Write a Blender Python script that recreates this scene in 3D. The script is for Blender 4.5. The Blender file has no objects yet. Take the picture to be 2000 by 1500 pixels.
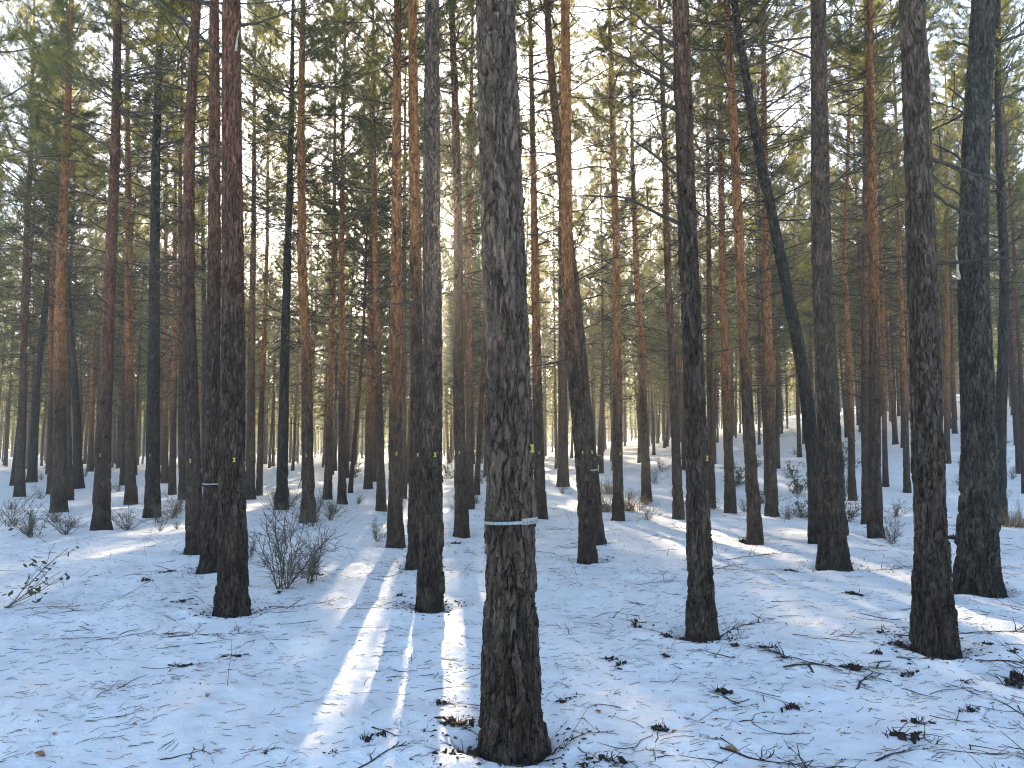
import bpy, math
import numpy as np
from mathutils import Vector, Matrix, Euler

# ------------------------------------------------------------------ camera
F = 1455.0                      # focal length in photo pixels (2000 wide)
HORIZON = 882.0
EYE = 1.5
PITCH = math.atan((HORIZON - 750.0) / F)
scn = bpy.context.scene
col = scn.collection
cam_d = bpy.data.cameras.new('camera')
cam_d.sensor_width = 36.0
cam_d.lens = 36.0 * F / 2000.0
cam_d.clip_start = 0.05
cam_d.clip_end = 2000.0
cam = bpy.data.objects.new('camera', cam_d)
cam.location = (0, 0, EYE)
cam.rotation_euler = (math.pi / 2 + PITCH, 0, 0)
col.objects.link(cam)
scn.camera = cam


def pix_dir(px, py):
    u = (px - 1000.0) / F
    v = (750.0 - py) / F
    c, s = math.cos(PITCH), math.sin(PITCH)
    d = np.array([u, c - v * s, s + v * c])
    return d / np.linalg.norm(d)


# ------------------------------------------------------------------ light
SUN_DIR = pix_dir(871.0, 452.0)
SUN_EL = math.asin(SUN_DIR[2])
SUN_AZ = math.atan2(SUN_DIR[0], SUN_DIR[1])
world = bpy.data.worlds.new('World')
scn.world = world
world.use_nodes = True
nt = world.node_tree
nt.nodes.clear()
sky = nt.nodes.new('ShaderNodeTexSky')
sky.sky_type = 'NISHITA'
sky.sun_disc = False
sky.sun_elevation = SUN_EL
sky.sun_rotation = SUN_AZ
sky.altitude = 1200
sky.air_density = 1.0
sky.dust_density = 2.4
sky.ozone_density = 1.0
bg = nt.nodes.new('ShaderNodeBackground')
bg.inputs['Strength'].default_value = 0.12
# the sun's own disc, in the sky where the sun lamp shines from
tc = nt.nodes.new('ShaderNodeTexCoord')
dot = nt.nodes.new('ShaderNodeVectorMath'); dot.operation = 'DOT_PRODUCT'
dot.inputs[1].default_value = tuple(SUN_DIR)
nrm = nt.nodes.new('ShaderNodeVectorMath'); nrm.operation = 'NORMALIZE'
mr = nt.nodes.new('ShaderNodeMapRange')
mr.inputs['From Min'].default_value = math.cos(math.radians(0.42))
mr.inputs['From Max'].default_value = math.cos(math.radians(0.36))
sunbg = nt.nodes.new('ShaderNodeBackground')
sunbg.inputs['Color'].default_value = (1.0, 0.86, 0.6, 1)
smul = nt.nodes.new('ShaderNodeMath'); smul.operation = 'MULTIPLY'
smul.inputs[1].default_value = 40.0
addw = nt.nodes.new('ShaderNodeAddShader')
out = nt.nodes.new('ShaderNodeOutputWorld')
L = nt.links.new
L(sky.outputs[0], bg.inputs['Color'])
L(tc.outputs['Generated'], nrm.inputs[0]); L(nrm.outputs[0], dot.inputs[0])
L(dot.outputs['Value'], mr.inputs['Value']); L(mr.outputs[0], smul.inputs[0])
L(smul.outputs[0], sunbg.inputs['Strength'])
L(bg.outputs[0], addw.inputs[0]); L(sunbg.outputs[0], addw.inputs[1])
L(addw.outputs[0], out.inputs['Surface'])

sun_d = bpy.data.lights.new('sun', 'SUN')
sun_d.energy = 5.0
sun_d.angle = math.radians(0.53)
sun_d.color = (1.0, 0.80, 0.54)
sun = bpy.data.objects.new('sun', sun_d)
sun.rotation_euler = Vector(SUN_DIR).to_track_quat('Z', 'Y').to_euler()
sun.location = (0, 0, 40)
col.objects.link(sun)

vs = scn.view_settings
vs.view_transform = 'Standard'
vs.look = 'None'
vs.gamma = 1.0
vs.use_curve_mapping = False
vs.exposure = 2.15
HAZE_DENSITY = 0.0016
HAZE_ANISO = 0.72
scn.render.engine = 'CYCLES'
scn.cycles.max_bounces = 6
scn.cycles.diffuse_bounces = 3
scn.cycles.glossy_bounces = 1
scn.cycles.transmission_bounces = 3
scn.cycles.volume_bounces = 1
scn.cycles.transparent_max_bounces = 4
scn.cycles.caustics_reflective = False
scn.cycles.caustics_refractive = False
scn.cycles.use_denoising = True
scn.cycles.filter_width = 1.1

# ------------------------------------------------------------------ helpers
RNG = np.random.default_rng(7)


def link(o, parent=None):
    col.objects.link(o)
    if parent is not None:
        o.parent = parent
    return o


def make_mesh(name, V, tris=None, quads=None, smooth=False, colour=None, mats=(), midx=None):
    V = np.asarray(V, dtype=np.float32).reshape(-1, 3)
    nt_ = 0 if tris is None else len(tris)
    nq = 0 if quads is None else len(quads)
    me = bpy.data.meshes.new(name)
    me.vertices.add(len(V))
    me.vertices.foreach_set('co', V.ravel())
    parts = []
    if nt_:
        parts.append(np.asarray(tris, dtype=np.int32).ravel())
    if nq:
        parts.append(np.asarray(quads, dtype=np.int32).ravel())
    loops = np.concatenate(parts)
    me.loops.add(len(loops))
    me.loops.foreach_set('vertex_index', loops)
    me.polygons.add(nt_ + nq)
    starts = np.concatenate([np.arange(nt_) * 3, nt_ * 3 + np.arange(nq) * 4]).astype(np.int32)
    me.polygons.foreach_set('loop_start', starts)
    if midx is not None:
        me.polygons.foreach_set('material_index', np.asarray(midx, dtype=np.int32))
    if smooth:
        me.polygons.foreach_set('use_smooth', np.ones(nt_ + nq, dtype=bool))
    if colour is not None:
        a = me.attributes.new('tint', 'FLOAT_COLOR', 'POINT')
        c = np.ones((len(V), 4), dtype=np.float32)
        c[:, :3] = colour
        a.data.foreach_set('color', c.ravel())
    for m in mats:
        me.materials.append(m)
    me.update(calc_edges=True)
    return me


def add_obj(name, me, parent=None, loc=None, rot=None, scale=None):
    o = bpy.data.objects.new(name, me)
    if loc is not None:
        o.location = loc
    if rot is not None:
        o.rotation_euler = rot
    if scale is not None:
        o.scale = scale
    return link(o, parent)


def tag(o, label=None, cat=None, group=None, kind=None):
    if label: o['label'] = label
    if cat: o['category'] = cat
    if group: o['group'] = group
    if kind: o['kind'] = kind
    return o


def smooth01(x):
    x = np.clip(x, 0, 1)
    return x * x * (3 - 2 * x)


def vnoise(a, b, seed, pa=None, size=64):
    """value noise on a lattice; pa = period in a"""
    tab = np.random.default_rng(seed).random((size, size)).astype(np.float32)
    ia = np.floor(a).astype(np.int64); ib = np.floor(b).astype(np.int64)
    fa = smooth01(a - ia); fb = smooth01(b - ib)
    pa = pa or size
    i0 = np.mod(ia, pa) % size; i1 = np.mod(ia + 1, pa) % size
    j0 = ib % size; j1 = (ib + 1) % size
    return ((tab[i0, j0] * (1 - fa) + tab[i1, j0] * fa) * (1 - fb)
            + (tab[i0, j1] * (1 - fa) + tab[i1, j1] * fa) * fb)


def fbm(a, b, seed, octs=3, pa=None):
    s = 0; amp = 1; tot = 0
    for k in range(octs):
        f = 2 ** k
        s = s + amp * vnoise(a * f, b * f, seed + k * 17, None if pa is None else pa * f, 128)
        tot += amp; amp *= 0.5
    return s / tot


def tubes(P, R, S=4):
    """P (N,K,3) centre lines, R (N,K) radii -> verts, quads"""
    P = np.asarray(P, dtype=np.float64); R = np.asarray(R, dtype=np.float64)
    N, K, _ = P.shape
    T = np.gradient(P, axis=1)
    T /= np.linalg.norm(T, axis=2, keepdims=True) + 1e-9
    ref = np.zeros((N, 1, 3)); ref[..., 2] = 1
    m = np.abs(T[:, :, 2]).mean(1) > 0.8
    ref[m] = (1, 0.1, 0)
    A = np.cross(T, ref); A /= np.linalg.norm(A, axis=2, keepdims=True) + 1e-9
    B = np.cross(T, A)
    ang = np.arange(S) * 2 * math.pi / S
    V = (P[:, :, None, :] + R[:, :, None, None] *
         (A[:, :, None, :] * np.cos(ang)[None, None, :, None] + B[:, :, None, :] * np.sin(ang)[None, None, :, None]))
    idx = np.arange(N * K * S).reshape(N, K, S)
    q = np.stack([idx[:, :-1], np.roll(idx, -1, 2)[:, :-1], np.roll(idx, -1, 2)[:, 1:], idx[:, 1:]], -1)
    return V.reshape(-1, 3), q.reshape(-1, 4)


def join(parts):
    """parts: list of (V, tris or None, quads or None, matindex) -> V,tris,quads,midx"""
    Vs, Ts, Qs, mt, mq = [], [], [], [], []
    off = 0
    for V, T, Q, m in parts:
        Vs.append(V)
        if T is not None and len(T):
            Ts.append(np.asarray(T) + off); mt.append(np.full(len(T), m))
        if Q is not None and len(Q):
            Qs.append(np.asarray(Q) + off); mq.append(np.full(len(Q), m))
        off += len(V)
    V = np.concatenate(Vs)
    T = np.concatenate(Ts) if Ts else None
    Q = np.concatenate(Qs) if Qs else None
    return V, T, Q, np.concatenate(mt + mq)


# ------------------------------------------------------------------ materials
def new_mat(name):
    m = bpy.data.materials.new(name)
    m.use_nodes = True
    n = m.node_tree
    b = n.nodes['Principled BSDF']
    b.inputs['Roughness'].default_value = 0.9
    b.inputs['Specular IOR Level'].default_value = 0.15
    return m, n, b


def ramp(n, stops):
    r = n.nodes.new('ShaderNodeValToRGB')
    while len(r.color_ramp.elements) < len(stops):
        r.color_ramp.elements.new(0.5)
    for e, (p, c) in zip(r.color_ramp.elements, stops):
        e.position = p; e.color = (*c, 1)
    return r


def bark_mat():
    m, n, b = new_mat('bark')
    l = n.links.new
    at = n.nodes.new('ShaderNodeAttribute'); at.attribute_name = 'tint'
    tcn = n.nodes.new('ShaderNodeTexCoord')
    inf = n.nodes.new('ShaderNodeObjectInfo')
    off = n.nodes.new('ShaderNodeVectorMath'); off.operation = 'MULTIPLY_ADD'
    cmb = n.nodes.new('ShaderNodeCombineXYZ')
    mul = n.nodes.new('ShaderNodeMath'); mul.operation = 'MULTIPLY'; mul.inputs[1].default_value = 37.0
    l(inf.outputs['Random'], mul.inputs[0]); l(mul.outputs[0], cmb.inputs[2])
    l(tcn.outputs['Object'], off.inputs[0])
    off.inputs[1].default_value = (1, 1, 0.33)
    l(cmb.outputs[0], off.inputs[2])
    vor = n.nodes.new('ShaderNodeTexVoronoi'); vor.feature = 'DISTANCE_TO_EDGE'
    vor.inputs['Scale'].default_value = 26.0
    no = n.nodes.new('ShaderNodeTexNoise'); no.inputs['Scale'].default_value = 55.0; no.inputs['Detail'].default_value = 5.0
    wn = n.nodes.new('ShaderNodeTexNoise'); wn.inputs['Scale'].default_value = 9.0; wn.inputs['Detail'].default_value = 3.0
    warp = n.nodes.new('ShaderNodeVectorMath'); warp.operation = 'MULTIPLY_ADD'
    warp.inputs[1].default_value = (0.09, 0.09, 0.09)
    l(off.outputs[0], wn.inputs['Vector'])
    l(wn.outputs['Color'], warp.inputs[0]); l(off.outputs[0], warp.inputs[2])
    l(warp.outputs[0], vor.inputs['Vector'])
    l(off.outputs[0], no.inputs['Vector'])
    # colour: tint * (0.6..1.4 noise), grey flecks
    r1 = ramp(n, [(0.3, (0.62, 0.62, 0.62)), (0.7, (1.42, 1.38, 1.35))])
    l(no.outputs['Fac'], r1.inputs[0])
    mx = n.nodes.new('ShaderNodeMix'); mx.data_type = 'RGBA'; mx.blend_type = 'MULTIPLY'; mx.inputs[0].default_value = 1.0
    l(at.outputs['Color'], mx.inputs[6]); l(r1.outputs[0], mx.inputs[7])
    r2 = ramp(n, [(0.36, (0.88, 0.88, 0.89)), (0.64, (1.13, 1.11, 1.08))])
    l(wn.outputs['Fac'], r2.inputs[0])
    mx2 = n.nodes.new('ShaderNodeMix'); mx2.data_type = 'RGBA'; mx2.blend_type = 'MULTIPLY'; mx2.inputs[0].default_value = 1.0
    l(mx.outputs[2], mx2.inputs[6]); l(r2.outputs[0], mx2.inputs[7])
    l(mx2.outputs[2], b.inputs['Base Color'])
    vc = n.nodes.new('ShaderNodeTexVoronoi'); vc.feature = 'F1'; vc.inputs['Scale'].default_value = 26.0
    l(warp.outputs[0], vc.inputs['Vector'])
    bw = n.nodes.new('ShaderNodeSeparateColor'); l(vc.outputs['Color'], bw.inputs[0])
    r3 = ramp(n, [(0.0, (0.66, 0.67, 0.68)), (1.0, (1.36, 1.33, 1.30))]); l(bw.outputs[0], r3.inputs[0])
    mx3 = n.nodes.new('ShaderNodeMix'); mx3.data_type = 'RGBA'; mx3.blend_type = 'MULTIPLY'; mx3.inputs[0].default_value = 1.0
    l(mx2.outputs[2], mx3.inputs[6]); l(r3.outputs[0], mx3.inputs[7]); l(mx3.outputs[2], b.inputs['Base Color'])
    cl = n.nodes.new('ShaderNodeMapRange'); cl.inputs['From Max'].default_value = 0.16
    l(vor.outputs['Distance'], cl.inputs['Value'])
    bm1 = n.nodes.new('ShaderNodeBump'); bm1.inputs['Strength'].default_value = 1.0; bm1.inputs['Distance'].default_value = 0.015
    l(cl.outputs[0], bm1.inputs['Height'])
    bm2 = n.nodes.new('ShaderNodeBump'); bm2.inputs['Strength'].default_value = 0.9; bm2.inputs['Distance'].default_value = 0.010
    l(no.outputs['Fac'], bm2.inputs['Height']); l(bm1.outputs[0], bm2.inputs['Normal'])
    l(bm2.outputs[0], b.inputs['Normal'])
    return m


def simple_mat(name, c1, c2, scale=20.0, rough=0.9, bump=0.0):
    m, n, b = new_mat(name)
    l = n.links.new
    tcn = n.nodes.new('ShaderNodeTexCoord')
    no = n.nodes.new('ShaderNodeTexNoise'); no.inputs['Scale'].default_value = scale; no.inputs['Detail'].default_value = 4.0
    l(tcn.outputs['Object'], no.inputs['Vector'])
    r = ramp(n, [(0.3, c1), (0.7, c2)])
    l(no.outputs['Fac'], r.inputs[0]); l(r.outputs[0], b.inputs['Base Color'])
    b.inputs['Roughness'].default_value = rough
    if bump:
        bm = n.nodes.new('ShaderNodeBump'); bm.inputs['Distance'].default_value = bump
        l(no.outputs['Fac'], bm.inputs['Height']); l(bm.outputs[0], b.inputs['Normal'])
    return m


def leaf_mat(name, c1, c2, t1, t2, mixf=0.45):
    """thin leaf: diffuse reflection plus diffuse transmission"""
    m = bpy.data.materials.new(name); m.use_nodes = True
    n = m.node_tree; n.nodes.clear(); l = n.links.new
    tcn = n.nodes.new('ShaderNodeNewGeometry')
    no = n.nodes.new('ShaderNodeTexNoise'); no.inputs['Scale'].default_value = 0.9; no.inputs['Detail'].default_value = 3.0
    l(tcn.outputs['Position'], no.inputs['Vector'])
    r = ramp(n, [(0.35, c1), (0.65, c2)]); l(no.outputs['Fac'], r.inputs[0])
    r2 = ramp(n, [(0.35, t1), (0.65, t2)]); l(no.outputs['Fac'], r2.inputs[0])
    d = n.nodes.new('ShaderNodeBsdfDiffuse'); t = n.nodes.new('ShaderNodeBsdfTranslucent')
    l(r.outputs[0], d.inputs[0]); l(r2.outputs[0], t.inputs[0])
    mx = n.nodes.new('ShaderNodeMixShader'); mx.inputs[0].default_value = mixf
    l(d.outputs[0], mx.inputs[1]); l(t.outputs[0], mx.inputs[2])
    o = n.nodes.new('ShaderNodeOutputMaterial'); l(mx.outputs[0], o.inputs['Surface'])
    return m


def snow_mat():
    m, n, b = new_mat('snow')
    l = n.links.new
    g = n.nodes.new('ShaderNodeNewGeometry')
    n1 = n.nodes.new('ShaderNodeTexNoise'); n1.inputs['Scale'].default_value = 14.0; n1.inputs['Detail'].default_value = 6.0
    n1.inputs['Roughness'].default_value = 0.65
    n2 = n.nodes.new('ShaderNodeTexNoise'); n2.inputs['Scale'].default_value = 70.0; n2.inputs['Detail'].default_value = 4.0
    n3 = n.nodes.new('ShaderNodeTexNoise'); n3.inputs['Scale'].default_value = 2.3; n3.inputs['Detail'].default_value = 5.0
    for q in (n1, n2, n3): l(g.outputs['Position'], q.inputs['Vector'])
    r = ramp(n, [(0.32, (0.80, 0.81, 0.82)), (0.5, (0.89, 0.90, 0.91)), (0.8, (0.92, 0.93, 0.94))])
    l(n3.outputs['Fac'], r.inputs[0]); l(r.outputs[0], b.inputs['Base Color'])
    b.inputs['Roughness'].default_value = 0.65
    b.inputs['Specular IOR Level'].default_value = 0.25
    b1 = n.nodes.new('ShaderNodeBump'); b1.inputs['Distance'].default_value = 0.036; b1.inputs['Strength'].default_value = 0.7
    l(n1.outputs['Fac'], b1.inputs['Height'])
    b2 = n.nodes.new('ShaderNodeBump'); b2.inputs['Distance'].default_value = 0.004; b2.inputs['Strength'].default_value = 0.7
    l(n2.outputs['Fac'], b2.inputs['Height']); l(b1.outputs[0], b2.inputs['Normal'])
    l(b2.outputs[0], b.inputs['Normal'])
    return m


M_BARK = bark_mat()
M_SNOW = snow_mat()
M_LIMB = simple_mat('limb_bark', (0.10, 0.085, 0.07), (0.19, 0.16, 0.13), 8.0)
M_DEAD = simple_mat('dead_twig', (0.045, 0.038, 0.03), (0.10, 0.085, 0.066), 5.0)
M_NEEDLE = leaf_mat('pine_needles', (0.060, 0.090, 0.045), (0.105, 0.135, 0.065), (0.24, 0.27, 0.075), (0.48, 0.43, 0.12), 0.5)
M_LITTER = simple_mat('litter_twig', (0.03, 0.022, 0.018), (0.085, 0.06, 0.045), 15.0)
M_FALLEN = simple_mat('fallen_needle', (0.10, 0.075, 0.05), (0.20, 0.16, 0.10), 3.0)
M_CLUMP = simple_mat('humus', (0.018, 0.014, 0.011), (0.06, 0.042, 0.03), 30.0)
M_DRYLEAF = simple_mat('dry_leaf', (0.28, 0.15, 0.07), (0.42, 0.25, 0.13), 40.0)
M_SHRUB = simple_mat('shrub_stem', (0.075, 0.065, 0.05), (0.19, 0.165, 0.12), 6.0)
M_SHRUBLEAF = leaf_mat('shrub_leaf', (0.05, 0.06, 0.035), (0.10, 0.10, 0.06), (0.08, 0.10, 0.04), (0.13, 0.13, 0.06), 0.35)
M_BROOM = leaf_mat('dry_grass', (0.26, 0.19, 0.09), (0.36, 0.26, 0.13), (0.28, 0.20, 0.09), (0.40, 0.28, 0.12), 0.4)
M_YELLOW = simple_mat('yellow_paint', (0.34, 0.31, 0.05), (0.60, 0.55, 0.12), 120.0, 0.8)
M_BAND = simple_mat('band_metal', (0.30, 0.31, 0.29), (0.44, 0.45, 0.42), 30.0, 0.45)
M_TICK = simple_mat('band_ink', (0.04, 0.045, 0.05), (0.09, 0.09, 0.09), 30.0, 0.6)
M_PALE = simple_mat('bare_wood', (0.36, 0.29, 0.19), (0.56, 0.47, 0.34), 25.0)


# ------------------------------------------------------------------ ground
def hill(x, y):
    yy = np.clip(y, 0, 160)
    u = x / (yy + 6.0)
    s = smooth01((u + 0.12) / 0.85)
    up = np.clip(yy - 17.0, 0, None)
    up = up - 0.5 * np.clip(yy - 90, 0, None)
    return up * (0.012 + 0.115 * s) * smooth01(up / 14.0)


def ground_low(x, y):
    x = np.asarray(x, dtype=np.float64); y = np.asarray(y, dtype=np.float64)
    z = hill(x, y)
    z = z + 0.10 * (vnoise(x / 3.1 + 50, y / 3.1 + 50, 3) - 0.5) * smooth01((np.hypot(x, y) - 3) / 6)
    z = z + 0.075 * (vnoise(x / 0.9 + 80, y / 0.9 + 80, 4) - 0.5)
    return z


def ground_fine(x, y):
    z = ground_low(x, y)
    r = np.hypot(x, y)
    f = 1 - smooth01((r - 14) / 12)
    z = z + f * (0.036 * (vnoise(x / 0.28 + 90, y / 0.22 + 90, 5, None, 128) - 0.5)
                 + 0.018 * (vnoise(x / 0.11 + 20, y / 0.09 + 20, 6, None, 256) - 0.5)
                 + 0.010 * (vnoise(x / 0.05 + 20, y / 0.05 + 20, 8, None, 256) - 0.5))
    for hx, hy, hr in HOLLOWS:
        d = np.hypot(x - hx, y - hy)
        m = d < hr + 0.8
        if m.any():
            dm = d[m] - hr
            wob = vnoise(x[m] / 0.16 + 30, y[m] / 0.16 + 30, 13)
            z[m] += -0.055 * np.exp(-(np.clip(dm, 0, None) / (0.05 + 0.09 * wob)) ** 2) + 0.03 * wob * np.exp(-((dm - 0.26) / 0.12) ** 2)
    return z


HOLLOWS = []      # (x, y, radius) of the near stems: the snow melts back round each foot


def gz(x, y):
    return float(ground_fine(np.array([x]), np.array([y]))[0])


def ground_hit(px, py):
    d = pix_dir(px, py)
    t = np.concatenate([np.arange(1.0, 30, 0.01), np.arange(30, 260, 0.1)])
    P = np.array([0, 0, EYE])[None] + d[None] * t[:, None]
    below = P[:, 2] < ground_low(P[:, 0], P[:, 1])
    i = np.argmax(below) if below.any() else len(t) - 1
    return P[i, 0], P[i, 1]


def build_snow():
    dep = np.linspace(0.62, 0.062, 280)
    r1 = EYE / np.tan(dep)
    r2 = np.geomspace(r1[-1], 520, 90)[1:]
    r0 = np.linspace(0.0, r1[0], 14)[:-1]
    r0[0] = 0.05
    rr = np.concatenate([r0, r1, r2])
    half = math.radians(41)
    a = np.concatenate([np.linspace(-half, half, 380), np.linspace(half, 2 * math.pi - half, 62)[1:-1]])
    Rr, A = np.meshgrid(rr, a, indexing='ij')
    X = Rr * np.sin(A); Y = Rr * np.cos(A)
    Z = ground_fine(X, Y)
    V = np.stack([X, Y, Z], -1).reshape(-1, 3)
    n, m = X.shape
    idx = np.arange(n * m).reshape(n, m)
    nx = np.roll(idx, -1, 1)
    q = np.stack([idx[:-1], idx[1:], nx[1:], nx[:-1]], -1).reshape(-1, 4)
    cap = np.array([[0, 0, float(ground_fine(np.zeros(1), np.zeros(1))[0])]])
    V = np.concatenate([V, cap])
    ci = len(V) - 1
    t = np.stack([np.full(m, ci), idx[0], np.roll(idx[0], -1)], -1)
    me = make_mesh('snow_ground', V, t, q, True, mats=[M_SNOW])
    tag(add_obj('snow_ground', me), 'trampled shaded snow covering the forest floor', kind='structure')




# ------------------------------------------------------------------ trees
def bark_field(theta, z, r0, seed, cw, ch):
    """plated bark: returns (crack profile 0..1, plate random, flake noise) on the theta x z grid"""
    ncol = max(6, int(round(2 * math.pi * r0 / cw)))
    A, B = np.meshgrid(theta / (2 * math.pi) * ncol, z / ch, indexing='xy')   # (nz, nt)
    wa = A; wb = B
    for o_, (fa, fb, am) in enumerate(((1, 0.8, 0.9), (2, 2.2, 0.55), (5, 6.0, 0.30), (11, 13.0, 0.14))):
        wa = wa + am * (vnoise(A * fa, B * fb, seed + 1 + o_, ncol * fa, 256) - 0.5)
        wb = wb + am * 1.2 * (vnoise(A * fa, B * fb, seed + 31 + o_, ncol * fa, 256) - 0.5)
    rng = np.random.default_rng(seed)
    nr = int(z.max() / ch) + 8
    ja = rng.random((ncol, nr)); jb = rng.random((ncol, nr)); jid = rng.random((ncol, nr))
    ia = np.floor(wa).astype(int); ib = np.floor(wb).astype(int)
    f1 = np.full(A.shape, 9.0); f2 = np.full(A.shape, 9.0); pid = np.zeros(A.shape)
    for da in (-1, 0, 1):
        for db in (-1, 0, 1):
            ca = ia + da; cb = ib + db
            cm = np.mod(ca, ncol); cr = np.clip(cb + 3, 0, nr - 1)
            dx = ca + 0.15 + 0.7 * ja[cm, cr] - wa
            dy = cb + 0.1 + 0.8 * jb[cm, cr] - wb
            d = np.sqrt(dx * dx + dy * dy)
            new = d < f1
            f2 = np.where(new, f1, np.minimum(f2, d))
            pid = np.where(new, jid[cm, cr], pid)
            f1 = np.where(new, d, f1)
    wdt = 0.07 + 0.42 * vnoise(A * 1.0, B * 0.7, seed + 5, ncol, 64) ** 1.5
    crack = smooth01((f2 - f1) / wdt)
    heal = smooth01((vnoise(A * 2, B * 1.7, seed + 6, ncol * 2, 64) - 0.52) / 0.2)   # some cracks are closed
    crack = 1 - (1 - crack) * (1 - 0.75 * heal)
    return crack, pid


PAL = {   # low bark, upper bark, height of change, width of change
    'grey':   ((0.066, 0.050, 0.039), (0.104, 0.077, 0.058), 2.6, 3.6),
    'brown':  ((0.074, 0.055, 0.042), (0.150, 0.086, 0.053), 4.0, 3.5),
    'red':    ((0.070, 0.051, 0.040), (0.165, 0.082, 0.051), 4.2, 3.2),
    'orange': ((0.078, 0.056, 0.042), (0.320, 0.150, 0.064), 3.8, 3.0),
    'dark':   ((0.040, 0.036, 0.030), (0.050, 0.048, 0.040), 4.0, 4.0),
}


def trunk_mesh(name, cx, cy, zs, rs, N, kind, seed, detail=0, z0shift=0.0, gain=1.0):
    """rings at heights zs (local), centres cx, cy, radii rs.  detail 0 smooth, 1 mid, 2 near plates"""
    th = np.arange(N) * 2 * math.pi / N
    rng = np.random.default_rng(seed)
    lo, hi, zc, zw = PAL[kind]
    lo = np.array(lo); hi = np.array(hi)
    Zg = zs[:, None] + 0 * th[None]
    lump = fbm(th[None] / (2 * math.pi) * 4 + 0 * Zg, Zg / 0.5, seed + 60, 3, 4) - 0.5
    t = smooth01((Zg - (zc + z0shift) + zw / 2 + 1.6 * lump) / zw)
    colr = (lo[None, None] * (1 - t[..., None]) + hi[None, None] * t[..., None]) * gain
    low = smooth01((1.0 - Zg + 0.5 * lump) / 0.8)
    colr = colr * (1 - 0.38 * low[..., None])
    lobes = np.sin(th * 3 + seed)[None] * 0.5 + np.sin(th * 5 + seed * 1.7)[None] * 0.35 + np.sin(th * 7 + seed * 2.3)[None] * 0.25
    rad = rs[:, None] * (1 + 0.05 * lump + 0.085 * lobes * np.exp(-np.clip(Zg, 0, None) / 0.22))
    if detail:
        rm = float(rs[min(len(rs) - 1, len(rs) // 4)])
        cw = 0.046 if detail == 2 else 0.07
        ch = 0.19 if detail == 2 else 0.24
        crack, pid = bark_field(th, zs + 0.4, rm, seed, cw, ch)
        ups = 1 - 0.68 * smooth01((Zg - 1.0) / 4.0)
        dep = (0.034 if detail == 2 else 0.026) * ups * (rm / 0.125)
        h = (crack - 1) * dep + (pid - 0.5) * dep * (0.12 + 1.08 * smooth01((2.0 - Zg) / 1.4))
        # plates are shingled: each stands out at its lower end
        if detail == 2:
            crack2, pid2 = bark_field(th, zs + 0.9, rm, seed + 9, 0.022, 0.055)
            h = h + ((crack2 - 1) * 0.006 + (pid2 - 0.5) * 0.006) * (0.35 + 0.65 * crack)
            n1 = fbm(th[None] / (2 * math.pi) * 40 + 0 * Zg, Zg / 0.03, seed + 70, 2, 40) - 0.5
            h = h + n1 * 0.007
            colr = colr * (0.8 + 0.4 * pid2[..., None])
        colr = colr * (1 + (pid[..., None] - 0.5) * (0.16 + 0.34 * smooth01((2.0 - Zg) / 1.4))[..., None])
        lich = smooth01((fbm(th[None] / (2 * math.pi) * 10 + 0 * Zg, Zg / 0.12, seed + 90, 3, 10) - 0.62) / 0.12)[..., None]
        lk = 0.22 if kind == 'dark' or detail == 2 else 0.10
        colr = colr * (1 - lk * lich) + np.array([0.085, 0.088, 0.070])[None, None] * lk * lich
        # branch scars: a swollen collar round a dark sunken knot
        for _ in range(26):
            kz = rng.uniform(1.7, max(zs[-1] * 0.55, 2.5)); kt = rng.uniform(0, 2 * math.pi); ks = rng.uniform(0.012, 0.026)
            dth = np.mod(th[None] - kt + math.pi, 2 * math.pi) - math.pi
            dd = np.sqrt((dth * rs[:, None]) ** 2 + ((Zg - kz) * 0.75) ** 2) / ks
            core = np.exp(-dd ** 2 * 1.4)
            h = h + 0.010 * np.exp(-(dd - 1.5) ** 2 * 2.2) - 0.016 * core
            colr = colr * (1 - 0.72 * core[..., None])
        rad = rad + h
    V = np.stack([cx[:, None] + rad * np.cos(th)[None], cy[:, None] + rad * np.sin(th)[None], Zg], -1)
    n = len(zs)
    idx = np.arange(n * N).reshape(n, N); nx = np.roll(idx, -1, 1)
    q = np.stack([idx[:-1], nx[:-1], nx[1:], idx[1:]], -1).reshape(-1, 4)
    return make_mesh(name, V.reshape(-1, 3), None, q, detail < 2, colr.reshape(-1, 3), [M_BARK])


def arcs(rng, base, direc, length, K, lift, wob):
    """curved lines: base (N,3), direc (N,3) unit, length (N,), lift (N,) upward bend"""
    N = len(base)
    t = np.linspace(0, 1, K)
    P = base[:, None] + direc[:, None] * (length[:, None] * t)[..., None]
    P[..., 2] += (lift * length)[:, None] * (t ** 2)[None]
    w = rng.normal(0, 1, (N, K, 3)); w[:, 0] = 0
    w = np.cumsum(w, 1) * (wob * length / K)[:, None, None]
    return P + w


def unit(v):
    return v / (np.linalg.norm(v, axis=-1, keepdims=True) + 1e-9)


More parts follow.
